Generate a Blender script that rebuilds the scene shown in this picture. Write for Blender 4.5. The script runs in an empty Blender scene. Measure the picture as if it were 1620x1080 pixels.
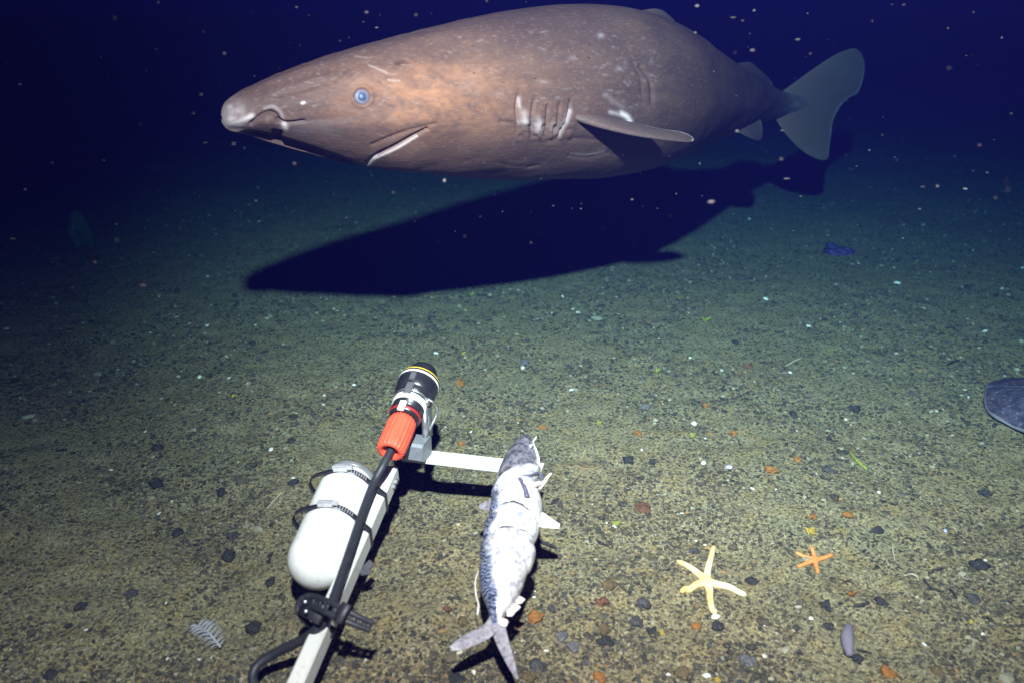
import bpy, math, random
import numpy as np
from mathutils import Vector, Matrix
R = math.radians
scn = bpy.context.scene
col = scn.collection
rng = np.random.default_rng(7)
random.seed(7)

# ------------------------------------------------------------------ camera
H = 1.0                                  # camera height above the seabed
FPX = 1304.0                             # focal length in pixels of the 1620 px wide photograph
PITCH = R(22)
cam = bpy.data.cameras.new('camera')
cam.sensor_width = 36
cam.lens = FPX / 1620 * 36
cam.clip_start = 0.02
cam.clip_end = 500
cam_o = bpy.data.objects.new('camera', cam)
col.objects.link(cam_o)
cam_o.location = (0, 0, H)
cam_o.rotation_euler = (R(90) - PITCH, 0, 0)
cam.dof.use_dof = True
cam.dof.focus_distance = 1.95
cam.dof.aperture_fstop = 3.2
scn.camera = cam_o

# ------------------------------------------------------------------ water-filtered surroundings (deep sea: no sky, no sun)
w = bpy.data.worlds.new('World')
scn.world = w
w.use_nodes = True
bg = w.node_tree.nodes['Background']
bg.inputs[0].default_value = (0.0006, 0.0016, 0.085, 1)
bg.inputs[1].default_value = 0.26

# ------------------------------------------------------------------ the lamps of the camera platform, just above the camera
def spot(name, energy, half, yaw, down, color, blend=1.0, radius=0.03, loc=(0, 0, 1.75)):
    l = bpy.data.lights.new(name, 'SPOT')
    l.energy = energy
    l.color = color
    l.spot_size = R(half * 2)
    l.spot_blend = blend
    l.shadow_soft_size = radius
    o = bpy.data.objects.new(name, l)
    col.objects.link(o)
    o.location = loc
    o.rotation_euler = (R(90 - down), 0, R(-yaw))
    return o
spot('lamp_far_beam', 2060, 38, 12, 26, (1.0, 0.51, 0.44))
spot('lamp_flood', 720, 50, 8, 52, (1.0, 0.51, 0.44))

scn.view_settings.view_transform = 'Standard'
scn.view_settings.look = 'None'
scn.view_settings.exposure = 0
scn.view_settings.gamma = 1
scn.cycles.use_denoising = True
scn.cycles.denoiser = 'OPENIMAGEDENOISE'
scn.cycles.volume_bounces = 0
scn.cycles.max_bounces = 5
scn.cycles.sample_clamp_indirect = 3

# ------------------------------------------------------------------ helpers
CAM = np.array([0, 0, H])
FV = np.array([0, math.cos(PITCH), -math.sin(PITCH)])
UV_ = np.array([0, math.sin(PITCH), math.cos(PITCH)])
XV = np.array([1.0, 0, 0])

def ray(px, py):
    return (px - 810) / FPX * XV + (540 - py) / FPX * UV_ + FV
def P(px, py, Y):                        # measured point of the photograph at a known distance
    d = ray(px, py)
    return CAM + d * (Y / d[1])
def G(px, py, z=0.0):                    # ... at a known height
    d = ray(px, py)
    return CAM + d * ((z - H) / d[2])
def pix(p):
    q = np.asarray(p, float) - CAM
    zz = q @ FV
    return 810 + FPX * (q @ XV) / zz, 540 - FPX * (q @ UV_) / zz

_tab = rng.random((256, 256))
def vnoise(x, y):
    x = np.asarray(x, float); y = np.asarray(y, float)
    xi = np.floor(x).astype(int); yi = np.floor(y).astype(int)
    fx = x - xi; fy = y - yi
    fx = fx * fx * (3 - 2 * fx); fy = fy * fy * (3 - 2 * fy)
    a = _tab[xi % 256, yi % 256]; b = _tab[(xi + 1) % 256, yi % 256]
    c = _tab[xi % 256, (yi + 1) % 256]; d = _tab[(xi + 1) % 256, (yi + 1) % 256]
    return (a * (1 - fx) + b * fx) * (1 - fy) + (c * (1 - fx) + d * fx) * fy - 0.5
def ground_h(x, y):
    r = np.hypot(x, y)
    k = np.clip(1.6 / (r + 1e-6), 0, 1)
    return (0.030 * vnoise(x * 1.7 + 9, y * 1.7 + 3) + 0.016 * k ** 2 * vnoise(x * 6 + 40, y * 6 + 11)
            + k * (0.012 * vnoise(x * 19, y * 19) + 0.004 * vnoise(x * 33 + 5, y * 33)))
def gpt(px, py):                         # where a pixel's ray meets the uneven seabed
    p = G(px, py, 0)
    for _ in range(3):
        p = G(px, py, float(ground_h(p[0], p[1])))
    return p

def tag(o, label=None, cat=None, group=None, kind=None):
    if label: o['label'] = label
    if cat: o['category'] = cat
    if group: o['group'] = group
    if kind: o['kind'] = kind
    return o
def empty(name, loc, label, cat, group=None):
    o = bpy.data.objects.new(name, None)
    col.objects.link(o)
    o.empty_display_size = 0.05
    o.location = tuple(loc)
    return tag(o, label, cat, group)
def mesh_obj(name, v, f, mats, parent=None, origin=None, smooth=True, attrs=None, midx=None, uv=None):
    v = np.asarray(v, float)
    if parent is not None and origin is None:
        q = parent; origin = np.zeros(3)
        while q is not None:
            origin = origin + np.array(q.location); q = q.parent
    off = np.zeros(3) if origin is None else np.asarray(origin, float)
    me = bpy.data.meshes.new(name)
    v = v - off
    if isinstance(f, np.ndarray):
        n, k = f.shape
        me.vertices.add(len(v)); me.vertices.foreach_set('co', v.astype(np.float32).ravel())
        me.loops.add(n * k); me.loops.foreach_set('vertex_index', f.astype(np.int32).ravel())
        me.polygons.add(n)
        me.polygons.foreach_set('loop_start', np.arange(0, n * k, k, dtype=np.int32))
        me.polygons.foreach_set('loop_total', np.full(n, k, dtype=np.int32))
        me.update(calc_edges=True)
    else:
        me.from_pydata(v.tolist(), [], [list(map(int, q)) for q in f])
        me.update()
    me.validate()
    if not isinstance(mats, (list, tuple)): mats = [mats]
    for m in mats: me.materials.append(m)
    if midx is not None: me.polygons.foreach_set('material_index', np.asarray(midx, np.int32))
    me.polygons.foreach_set('use_smooth', np.full(len(me.polygons), smooth))
    if attrs:
        for nme, val in attrs.items():
            val = np.asarray(val, np.float32)
            if val.ndim == 2:
                a = me.attributes.new(nme, 'FLOAT_COLOR' if val.shape[1] == 4 else 'FLOAT_VECTOR', 'POINT')
                a.data.foreach_set('color' if val.shape[1] == 4 else 'vector', val.ravel())
            else:
                a = me.attributes.new(nme, 'FLOAT', 'POINT')
                a.data.foreach_set('value', val)
    o = bpy.data.objects.new(name, me)
    col.objects.link(o)
    if parent is not None: o.parent = parent
    elif origin is not None: o.location = tuple(off)
    return o
def join(*parts):                        # several (verts, faces) into one pair
    V = []; F = []; n = 0
    for v, f in parts:
        v = np.asarray(v, float)
        V.append(v); F += [[int(i) + n for i in q] for q in f]; n += len(v)
    return np.vstack(V), F
def rings(rs, closed=True, caps=True):   # loft through rings of equal count
    rs = np.asarray(rs, float)
    n, m, _ = rs.shape
    V = rs.reshape(-1, 3); F = []
    for i in range(n - 1):
        for j in range(m if closed else m - 1):
            k = (j + 1) % m
            F.append([i * m + j, i * m + k, (i + 1) * m + k, (i + 1) * m + j])
    if caps and closed:
        F.append(list(range(m))[::-1]); F.append([(n - 1) * m + j for j in range(m)])
    return V, F
def unit(a):
    a = np.asarray(a, float)
    return a / (np.linalg.norm(a) + 1e-12)
def frame(t, up=(0, 0, 1)):
    t = unit(t); a = np.cross(t, up)
    if np.linalg.norm(a) < 1e-4: a = np.cross(t, (0, 1, 0))
    a = unit(a); b = np.cross(a, t)
    return a, b
def spline(pts, n):                      # Catmull-Rom through any-dimensional points, even in parameter
    p = np.asarray(pts, float)
    p = np.vstack([2 * p[0] - p[1], p, 2 * p[-1] - p[-2]])
    u = np.linspace(0, len(p) - 3 - 1e-9, n)
    i = u.astype(int); t = (u - i)[:, None]
    a, b, c, d = p[i], p[i + 1], p[i + 2], p[i + 3]
    return 0.5 * (2 * b + (c - a) * t + (2 * a - 5 * b + 4 * c - d) * t ** 2 + (3 * b - a - 3 * c + d) * t ** 3)
def tube(path, r, m=12, caps=True):
    path = np.asarray(path, float)
    rr = np.broadcast_to(np.asarray(r, float), (len(path),))
    T = np.gradient(path, axis=0)
    a, b = frame(T[0]); out = []
    ph = np.linspace(0, 2 * np.pi, m, endpoint=False)
    for p, t, q in zip(path, T, rr):
        t = unit(t); a = unit(a - t * (a @ t)); b = np.cross(t, a)
        out.append(p + q * (np.cos(ph)[:, None] * a + np.sin(ph)[:, None] * b))
    return rings(out, True, caps)
def lathe(p0, axis, prof, m=32, up=(0, 0, 1), wob=None):   # prof: list of (distance, radius)
    a, b = frame(axis, up); t = unit(axis)
    ph = np.linspace(0, 2 * np.pi, m, endpoint=False)
    k = 1.0 if wob is None else wob(ph)[:, None]
    return rings([np.asarray(p0) + d * t + q * k * (np.cos(ph)[:, None] * a + np.sin(ph)[:, None] * b) for d, q in prof])
def beam(p0, p1, w_, h_, up=(0, 0, 1), bev=0.003):         # a bar with bevelled long edges
    p0 = np.asarray(p0); p1 = np.asarray(p1)
    t = unit(p1 - p0); a, b = frame(t, up)
    x, y = w_ / 2, h_ / 2
    sec = [(-x + bev, -y), (x - bev, -y), (x, -y + bev), (x, y - bev), (x - bev, y), (-x + bev, y), (-x, y - bev), (-x, -y + bev)]
    return rings([[p + u * a + v * b for u, v in sec] for p in (p0, p1)])
def ribbon(path, normal, width, thick):                    # strap: path, outward normals, width direction = t x n
    out = []
    path = np.asarray(path); T = np.gradient(path, axis=0)
    for p, t, n in zip(path, T, normal):
        t = unit(t); n = unit(n - t * (n @ t)); s = np.cross(t, n)
        out.append([p + s * width / 2, p + s * width / 2 + n * thick, p - s * width / 2 + n * thick, p - s * width / 2])
    return rings(out)

# ------------------------------------------------------------------ materials
def nodes(name):
    m = bpy.data.materials.new(name); m.use_nodes = True
    nt = m.node_tree
    return m, nt, nt.nodes['Principled BSDF']
def N(nt, typ, **kw):
    n = nt.nodes.new(typ)
    for k, v in kw.items():
        if k == 'op': n.operation = v
        elif k == 'blend': n.blend_type = v
        elif isinstance(k, str) and hasattr(n, k): setattr(n, k, v)
    return n
def ramp(nt, src, stops):
    r = nt.nodes.new('ShaderNodeValToRGB')
    e = r.color_ramp.elements
    while len(e) < len(stops): e.new(0.5)
    for q, (p_, c) in zip(e, stops):
        q.position = p_
        q.color = (c, c, c, 1) if isinstance(c, (int, float)) else (*c, 1)
    nt.links.new(src, r.inputs[0])
    return r.outputs[0]
def mixc(nt, fac, a, b, blend='MIX'):
    m = nt.nodes.new('ShaderNodeMix'); m.data_type = 'RGBA'; m.blend_type = blend
    for s, v in ((0, fac), (6, a), (7, b)):
        if isinstance(v, bpy.types.NodeSocket): nt.links.new(v, m.inputs[s])
        elif s == 0: m.inputs[0].default_value = v
        else: m.inputs[s].default_value = (*v, 1)
    return m.outputs[2]
def noise(nt, scale, detail=3, rough=0.6, vec=None, dist=0.0):
    n = nt.nodes.new('ShaderNodeTexNoise')
    n.inputs['Scale'].default_value = scale; n.inputs['Detail'].default_value = detail
    n.inputs['Roughness'].default_value = rough; n.inputs['Distortion'].default_value = dist
    if vec is not None: nt.links.new(vec, n.inputs['Vector'])
    return n.outputs[0]
def coords(nt, kind='Object'):
    return nt.nodes.new('ShaderNodeTexCoord').outputs[kind]
def bump(nt, bsdf, h, strength=0.3, dist=0.005):
    b = nt.nodes.new('ShaderNodeBump')
    b.inputs['Strength'].default_value = strength; b.inputs['Distance'].default_value = dist
    nt.links.new(h, b.inputs['Height']); nt.links.new(b.outputs[0], bsdf.inputs['Normal'])
def attr(nt, name, out='Fac'):
    a = nt.nodes.new('ShaderNodeAttribute'); a.attribute_name = name
    return a.outputs[out]
def simple(name, c, rough=0.5, metal=0.0, c2=None, scale=30, bs=0.0, spec=0.3, detail=4):
    m, nt, b = nodes(name)
    b.inputs['Roughness'].default_value = rough; b.inputs['Metallic'].default_value = metal
    b.inputs['Specular IOR Level'].default_value = spec
    v = coords(nt)
    n = noise(nt, scale, detail, 0.65, v)
    c2 = c2 or tuple(x * 0.72 for x in c)
    nt.links.new(mixc(nt, ramp(nt, n, [(0.35, 0.0), (0.68, 1.0)]), c, c2), b.inputs['Base Color'])
    if bs: bump(nt, b, noise(nt, scale * 2.5, 4, 0.6, v), bs, 0.002)
    return m

def sediment_mat():
    m, nt, b = nodes('sediment')
    b.inputs['Roughness'].default_value = 0.95; b.inputs['Specular IOR Level'].default_value = 0.03
    v = coords(nt)
    big = noise(nt, 2.2, 4, 0.6, v)
    c = mixc(nt, ramp(nt, big, [(0.35, 0.0), (0.7, 1.0)]), (0.212, 0.166, 0.096), (0.160, 0.148, 0.094))
    mid = noise(nt, 17, 5, 0.7, v)
    c = mixc(nt, ramp(nt, mid, [(0.50, 0.0), (0.68, 0.7)]), c, (0.240, 0.168, 0.060))
    c = mixc(nt, ramp(nt, noise(nt, 7, 5, 0.75, v), [(0.30, 0.55), (0.46, 0.0)]), c, (0.095, 0.085, 0.066))
    grain = noise(nt, 125, 5, 0.78, v)
    c = mixc(nt, ramp(nt, grain, [(0.42, 0.95), (0.51, 0.0)]), c, (0.034, 0.031, 0.027))
    g2 = noise(nt, 190, 3, 0.7, v)
    c = mixc(nt, ramp(nt, g2, [(0.52, 0.0), (0.64, 0.85)]), c, (0.37, 0.315, 0.165))
    nn = nt.nodes.new('ShaderNodeTexNoise'); nn.inputs['Scale'].default_value = 90
    nt.links.new(v, nn.inputs['Vector'])
    pat = ramp(nt, noise(nt, 9, 4, 0.7, v), [(0.40, 0.15), (0.6, 1.0)])
    for sc_, lo, hi, dk in ((40, .20, .30, (.026, .028, .027)), (85, .24, .35, (.040, .038, .032))):   # scattered dark grit, gathered in patches
        vo = nt.nodes.new('ShaderNodeTexVoronoi'); vo.inputs['Scale'].default_value = sc_
        wv = nt.nodes.new('ShaderNodeVectorMath'); wv.operation = 'MULTIPLY_ADD'
        nt.links.new(nn.outputs['Color'], wv.inputs[0]); wv.inputs[1].default_value = (1.1 / sc_,) * 3
        nt.links.new(v, wv.inputs[2]); nt.links.new(wv.outputs[0], vo.inputs['Vector'])
        mu = nt.nodes.new('ShaderNodeMath'); mu.operation = 'MULTIPLY'
        nt.links.new(ramp(nt, vo.outputs['Distance'], [(lo, 1.0), (hi, 0.0)]), mu.inputs[0]); nt.links.new(pat, mu.inputs[1])
        c = mixc(nt, mu.outputs[0], c, dk)
    nt.links.new(c, b.inputs['Base Color'])
    ad = nt.nodes.new('ShaderNodeMath'); ad.operation = 'ADD'
    nt.links.new(grain, ad.inputs[0]); nt.links.new(mid, ad.inputs[1])
    bump(nt, b, ad.outputs[0], 0.45, 0.006)
    return m
def vertex_mat(name, rough=0.8, spec=0.15):
    m, nt, b = nodes(name)
    b.inputs['Roughness'].default_value = rough; b.inputs['Specular IOR Level'].default_value = spec
    c = attr(nt, 'tint', 'Color')
    n = noise(nt, 220, 3, 0.6, coords(nt))
    nt.links.new(mixc(nt, ramp(nt, n, [(0.4, 0.0), (0.7, 0.5)]), c, (0.14, 0.13, 0.09)), b.inputs['Base Color'])
    return m

# ------------------------------------------------------------------ the setting: seabed
def make_seabed():
    az = np.concatenate([np.linspace(-65, 65, 760), np.linspace(65, 295, 70)[1:-1]])
    az = np.radians(az)
    r = np.concatenate([np.geomspace(0.25, 7, 520), np.geomspace(7, 150, 60)[1:]])
    A, RR = np.meshgrid(az, r)
    x = np.sin(A) * RR; y = np.cos(A) * RR
    z = ground_h(x, y)
    v = np.stack([x, y, z], -1).reshape(-1, 3)
    n, m = A.shape
    i, j = np.meshgrid(np.arange(n - 1), np.arange(m), indexing='ij')
    k = (j + 1) % m
    q = np.stack([i * m + j, i * m + k, (i + 1) * m + k, (i + 1) * m + j], -1).reshape(-1, 4)
    q = q[:, ::-1]
    me = mesh_obj('seabed', v, q, sediment_mat())
    tag(me, kind='structure')
    return me
make_seabed()

# grit: tiny stones and shell crumbs nobody could count
ICO_V = None
def ico(sub):
    import bmesh
    bm = bmesh.new(); bmesh.ops.create_icosphere(bm, subdivisions=sub, radius=1)
    v = np.array([q.co[:] for q in bm.verts]); f = np.array([[u.index for u in q.verts] for q in bm.faces]); bm.free()
    return v, f
def make_gravel(n=190000):
    bv, bf = ico(1)
    u = rng.random(n)
    r = 0.75 * (7.0 / 0.75) ** (u ** 1.25)
    a = np.radians(rng.uniform(-48, 48, n))
    x = np.sin(a) * r; y = np.cos(a) * r
    # clumpy: keep more where the patch noise is high
    keep = (1.5 * vnoise(x * 5 + 3, y * 5) + 0.46 + 1.0 * vnoise(x * 14, y * 14)) > rng.random(n)
    x, y = x[keep], y[keep]; n = len(x); r = np.hypot(x, y)
    s = 0.0014 + 0.0046 * rng.random(n) ** 2.0 + 0.008 * (rng.random(n) > 0.985) * rng.random(n)
    s *= np.clip(r / 2.0, 0.8, 1.35)
    z = ground_h(x, y) + s * 0.15
    sc = s[:, None] * np.stack([rng.uniform(.7, 1.5, n), rng.uniform(.7, 1.3, n), rng.uniform(.35, .85, n)], -1)
    jit = 1 + rng.uniform(-.28, .28, (n, len(bv), 1))
    p = bv[None] * jit * sc[:, None, :]
    t = rng.uniform(0, 2 * np.pi, n); c, d = np.cos(t)[:, None], np.sin(t)[:, None]
    px = p[..., 0] * c - p[..., 1] * d; py = p[..., 0] * d + p[..., 1] * c
    V = np.stack([px + x[:, None], py + y[:, None], p[..., 2] + z[:, None]], -1).reshape(-1, 3)
    F = (bf[None] + (np.arange(n) * len(bv))[:, None, None]).reshape(-1, 3)
    pal = np.array([(.024, .023, .022), (.042, .036, .029), (.065, .054, .038), (.115, .09, .056), (.16, .10, .045), (.26, .24, .17), (.55, .52, .42), (.28, .15, .05), (.05, .055, .06)])
    pw = np.array([.27, .24, .20, .16, .035, .06, .003, .008, .05]); pw /= pw.sum()
    ci = pal[rng.choice(len(pal), n, p=pw)] * rng.uniform(.75, 1.25, (n, 1))
    tint = np.repeat(np.concatenate([ci, np.ones((n, 1))], 1), len(bv), 0)
    o = mesh_obj('gravel', V, F, vertex_mat('grit'), attrs={'tint': tint}, smooth=False)
    tag(o, 'dark and pale grit scattered over the sediment', 'gravel', kind='stuff')
make_gravel()

# ------------------------------------------------------------------ the shark
ST = np.array([  # column, top, bottom (photograph), distance, half width / half height
    (351, 183, 196, 1.655, 1.00), (354, 172, 203, 1.657, 1.05), (362, 160, 209, 1.66, 1.10), (380, 147, 213, 1.67, 1.12), (405, 135, 220, 1.685, 1.10),
    (440, 120, 231, 1.705, 1.06), (480, 105, 242, 1.73, 1.02), (525, 90, 254, 1.762, 0.99),
    (575, 75, 263, 1.80, 0.96), (630, 60, 271, 1.845, 0.94), (700, 42, 278, 1.915, 0.92), (760, 27, 282, 1.985, 0.90),
    (830, 14, 284, 2.075, 0.88), (900, 7, 284, 2.175, 0.87), (960, 9, 280, 2.28, 0.86), (1020, 24, 268, 2.42, 0.84),
    (1060, 44, 255, 2.54, 0.82), (1100, 69, 238, 2.69, 0.80), (1150, 99, 217, 2.93, 0.76), (1195, 124, 199, 3.2, 0.72),
    (1228, 141, 189, 3.42, 0.64), (1255, 150, 182, 3.536, 0.52), (1285, 153, 175, 3.665, 0.42), (1318, 156, 166, 3.80, 0.30), (1342, 158, 160, 3.90, 0.25)], float)
def seg_dist(x, y, pts):
    pts = np.asarray(pts, float); best = np.full(x.shape, 1e9)
    for (ax, ay), (bx, by) in zip(pts[:-1], pts[1:]):
        dx, dy = bx - ax, by - ay
        t = np.clip(((x - ax) * dx + (y - ay) * dy) / (dx * dx + dy * dy + 1e-9), 0, 1)
        best = np.minimum(best, np.hypot(x - ax - t * dx, y - ay - t * dy))
    return best
def gs(d, w_): return np.exp(-(d / w_) ** 2)

def skin_mat():
    m, nt, b = nodes('shark_skin')
    b.inputs['Roughness'].default_value = 0.6; b.inputs['Specular IOR Level'].default_value = 0.10
    body = attr(nt, 'skin_uv', 'Vector')
    mp = nt.nodes.new('ShaderNodeMapping'); mp.inputs['Scale'].default_value = (7, 30, 30)
    nt.links.new(body, mp.inputs[0])
    st = noise(nt, 1.0, 6, 0.65, mp.outputs[0], 0.4)
    mp2 = nt.nodes.new('ShaderNodeMapping'); mp2.inputs['Scale'].default_value = (70, 150, 150)
    nt.links.new(body, mp2.inputs[0])
    fine = noise(nt, 1.0, 5, 0.7, mp2.outputs[0], 0.3)
    blot = noise(nt, 3.2, 4, 0.6, body)
    c = mixc(nt, ramp(nt, blot, [(0.35, 0.0), (0.68, 1.0)]), (0.050, 0.031, 0.027), (0.076, 0.046, 0.036))
    c = mixc(nt, ramp(nt, st, [(0.36, 0.55), (0.55, 0.0)]), c, (0.042, 0.028, 0.026))
    c = mixc(nt, ramp(nt, fine, [(0.54, 0.0), (0.72, 0.38)]), c, (0.185, 0.125, 0.105))
    c = mixc(nt, ramp(nt, fine, [(0.30, 0.45), (0.46, 0.0)]), c, (0.034, 0.024, 0.023))
    c = mixc(nt, attr(nt, 'pale'), c, (0.50, 0.44, 0.45))
    c = mixc(nt, attr(nt, 'rust'), c, (0.23, 0.108, 0.056))
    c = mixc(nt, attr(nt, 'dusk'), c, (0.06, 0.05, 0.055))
    nt.links.new(c, b.inputs['Base Color'])
    ad = nt.nodes.new('ShaderNodeMath'); ad.operation = 'ADD'
    nt.links.new(fine, ad.inputs[0]); nt.links.new(st, ad.inputs[1])
    bump(nt, b, ad.outputs[0], 0.26, 0.005)
    return m
def fin_mesh(stations, th, m=28, k=26):
    # stations: (leading point, trailing point, thickness factor) from root to tip; lens section
    le = spline([s[0] for s in stations], k); te = spline([s[1] for s in stations], k)
    tf = spline([[s[2]] for s in stations], k)[:, 0]
    ph = np.linspace(0, 2 * np.pi, m, endpoint=False)
    cu = (1 - np.cos(ph)) / 2
    out = []
    for i in range(k):
        span = unit(le[min(i + 1, k - 1)] + te[min(i + 1, k - 1)] - le[max(i - 1, 0)] - te[max(i - 1, 0)])
        nrm = unit(np.cross(te[i] - le[i], span))
        hh = th * max(tf[i], 0.02) * np.sign(np.sin(ph)) * np.sqrt(np.abs(np.sin(ph))) * (1 - 0.72 * cu) * (np.abs(np.sin(ph)) ** 0.3)
        out.append(le[i] + cu[:, None] * (te[i] - le[i]) + hh[:, None] * nrm)
    return rings(out)

def make_shark():
    nu, nv = 820, 320
    sp = spline(ST, 1600)
    cx = (sp[:, 1] + sp[:, 2]) / 2
    Cn = np.array([P(a, b_, y) for a, b_, y in zip(sp[:, 0], cx, sp[:, 3])])
    tp = np.array([P(a, b_, y) for a, b_, y in zip(sp[:, 0], sp[:, 1], sp[:, 3])])
    bt = np.array([P(a, b_, y) for a, b_, y in zip(sp[:, 0], sp[:, 2], sp[:, 3])])
    hh = (tp[:, 2] - bt[:, 2]) / 2
    zc = (tp[:, 2] + bt[:, 2]) / 2
    L = np.concatenate([[0], np.cumsum(np.linalg.norm(np.diff(Cn, axis=0), axis=1))])
    u = np.linspace(0, 1, nu) ** 1.25 * L[-1]
    itp = lambda a: np.interp(u, L, a)
    c = np.stack([itp(Cn[:, 0]), itp(Cn[:, 1]), itp(zc)], -1)
    hh = itp(hh); hw = hh * itp(sp[:, 4])
    T = np.gradient(c[:, :2], axis=0); T /= np.linalg.norm(T, axis=1)[:, None]
    ker = np.ones(61) / 61
    T = np.stack([np.convolve(np.pad(T[:, q], 30, 'edge'), ker, 'valid') for q in (0, 1)], 1)
    T /= np.linalg.norm(T, axis=1)[:, None]
    nside = np.stack([T[:, 1], -T[:, 0], np.zeros(nu)], -1)       # towards the camera
    th = np.linspace(0, 2 * np.pi, nv, endpoint=False)
    sn, cs = np.sin(th), np.cos(th)
    ex = 0.92
    sx = np.sign(sn) * np.abs(sn) ** ex; sz = np.sign(cs) * np.abs(cs) ** ex
    lowz = np.clip(-cs, 0, 1)
    headk = np.clip((0.75 - u) / 0.45, 0, 1)[:, None]
    tap = 1 - (0.26 + 0.20 * headk) * np.clip((lowz - 0.08) / 0.92, 0, 1)[None, :] ** 1.5
    wid = hw[:, None] * sx[None, :] * tap
    hgt = hh[:, None] * sz[None, :]
    # undercut below the upper lip: the lower jaw sits well inside the overhanging snout
    X0, Y0 = pix(c[:, None, :] + np.abs(wid)[..., None] * nside[:, None, :] + hgt[..., None] * np.array([0, 0, 1.0]))
    mlx = np.array([352, 372, 388, 404, 424, 443, 470, 500, 535, 575, 600], float)
    mly = np.array([206, 209, 206, 206, 210, 215, 223, 233, 244, 258, 272], float)
    below = np.clip((Y0 - np.interp(X0, mlx, mly)) / 5.0, 0, 1) * (cs[None, :] < 0.2)
    below = below * below * (3 - 2 * below)
    wid = wid * (1 - 0.85 * below * np.clip((X0 - 360) / 25, 0, 1) * np.clip((600 - X0) / 40, 0, 1))
    base = c[:, None, :] + wid[..., None] * nside[:, None, :] + hgt[..., None] * np.array([0, 0, 1.0])
    # pixel position of the near-side twin: features are modelled on both flanks alike
    twin = c[:, None, :] + np.abs(wid)[..., None] * nside[:, None, :] + hgt[..., None] * np.array([0, 0, 1.0])
    X, Yp = pix(twin)
    nrm = np.cross(np.gradient(base, axis=1), np.gradient(base, axis=0)); nrm /= np.linalg.norm(nrm, axis=2)[..., None] + 1e-12
    if (nrm[nu // 2, nv // 4] @ nside[nu // 2]) < 0: nrm = -nrm
    D = np.zeros((nu, nv)); pale = np.zeros((nu, nv)); rust = np.zeros((nu, nv)); dusk = np.zeros((nu, nv))
    side = np.clip(np.abs(sx)[None, :] * 3 - 0.3, 0, 1)
    def groove(pts, w_, depth, n=24):
        nonlocal D
        D -= depth * gs(seg_dist(X, Yp, spline(pts, n)), w_) * side
    def paint(arr, pts, w_, amt, n=24):
        arr[...] = np.maximum(arr, amt * gs(seg_dist(X, Yp, spline(pts, n)), w_) * side)
    # mouth: slit with a pale lip below it
    mouth = [(573, 272), (580, 258), (590, 246), (606, 237), (632, 225), (658, 212), (676, 204)]
    groove(mouth, 2.2, 0.0075)
    lip = [(x + 2.5, y + 5) for x, y in mouth]
    
    paint(pale, [(x + 1.5, y + 3.4) for x, y in mouth[2:-1]], 0.95, 0.72)
    paint(pale, [(578, 264), (586, 254), (594, 244)], 4, 0.45)
    groove([(588, 228), (615, 217), (650, 205), (690, 196)], 2.4, 0.003)
    D += 0.010 * gs(np.hypot((X - 640) / 1.6, Yp - 250), 26) * side            # throat bulge behind the mouth
    # front line of the mouth under the snout, lower lip
    
    
    # nostril with its flap
    groove([(398, 195), (410, 185), (424, 177), (435, 181), (441, 191)], 3.0, 0.0075)
    groove([(439, 189), (450, 195), (464, 195), (480, 193)], 2.6, 0.0065)
    groove([(434, 211), (442, 213)], 4.0, 0.013)
    D += 0.004 * gs(np.hypot((X - 424) / 1.5, Yp - 193), 10) * side
    paint(pale, [(419, 172), (432, 169), (443, 177), (447, 186)], 3.0, 0.18)  # highlights above the nostril, painted as pale skin
    paint(pale, [(449, 199), (452, 203)], 4.0, 0.55)  # small highlight below it, painted likewise
    # groove from the nostril to the cheek, bony brow
    groove([(478, 193), (520, 190), (560, 187)], 7.0, 0.002)
    D += 0.003 * gs(seg_dist(X, Yp, spline([(430, 150), (500, 128), (570, 118), (640, 112)], 24)), 13) * side
    groove([(440, 150), (480, 140), (530, 128)], 5.0, 0.004)
    # pale snout tip
    pale = np.maximum(pale, 0.55 * gs(np.hypot((X - 362), (Yp - 188)), 24) * (0.75 + 0.8 * vnoise(X / 7, Yp / 7)))
    paint(pale, [(362, 196), (380, 192), (398, 184)], 5, 0.55)
    # eye socket, spiracle
    D -= 0.010 * gs(np.hypot(X - 573, Yp - 153), 11)
    D += 0.005 * gs(np.hypot(X - 573, Yp - 153) - 15, 4)
    groove([(629, 100), (635, 97), (643, 97)], 2.4, 0.022)
    paint(pale, [(584, 105), (598, 112), (612, 118)], 2.0, 0.2)
    paint(pale, [(614, 128), (632, 129)], 1.4, 0.3)
    paint(pale, [(478, 164), (481, 163)], 1.8, 0.9)
    # gills: five slits, pale puckered flaps behind each
    slits = [[(821, 150), (818, 172), (820, 194)], [(846, 160), (843, 182), (841, 205)], [(868, 168), (866, 190), (862, 209)],
             [(887, 166), (884, 190), (874, 211)], [(904, 160), (900, 184), (882, 217)]]
    for i, s in enumerate(slits):
        groove(s, 1.9, 0.007)
        D += (0.0052, 0.0052, 0.004, 0.0035, 0.003)[i] * gs(seg_dist(X, Yp, spline([(x + 11, y + 4) for x, y in s[1:]], 20)), 6.0) * side * (0.9 + 0.8 * vnoise(X / 5, Yp / 9))
        q = [((s[1][0] + s[2][0]) / 2 + 11, (s[1][1] + s[2][1]) / 2 - 2), (s[2][0] + 10, s[2][1] - 2)]
        if i < 4:
            paint(pale, q, (7.0, 6.0, 4.0, 4.5)[i], (0.36, 0.32, 0.16, 0.15)[i])
    paint(pale, [(903, 176), (897, 190), (882, 214)], 3, 0.4)
    paint(pale, [(822, 156), (823, 170)], 2.5, 0.3)
    groove([(792, 193), (812, 195)], 2, 0.004)
    pk = (Yp > 192) & (Yp < 222) & (X > 815) & (X < 905)
    D += 0.006 * pk * vnoise(X / 6, Yp / 5)
    # folds of the belly and behind the fin
    groove([(786, 256), (808, 262), (830, 262)], 2.4, 0.0010)
    groove([(834, 265), (852, 262)], 2.2, 0.002)
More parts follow.
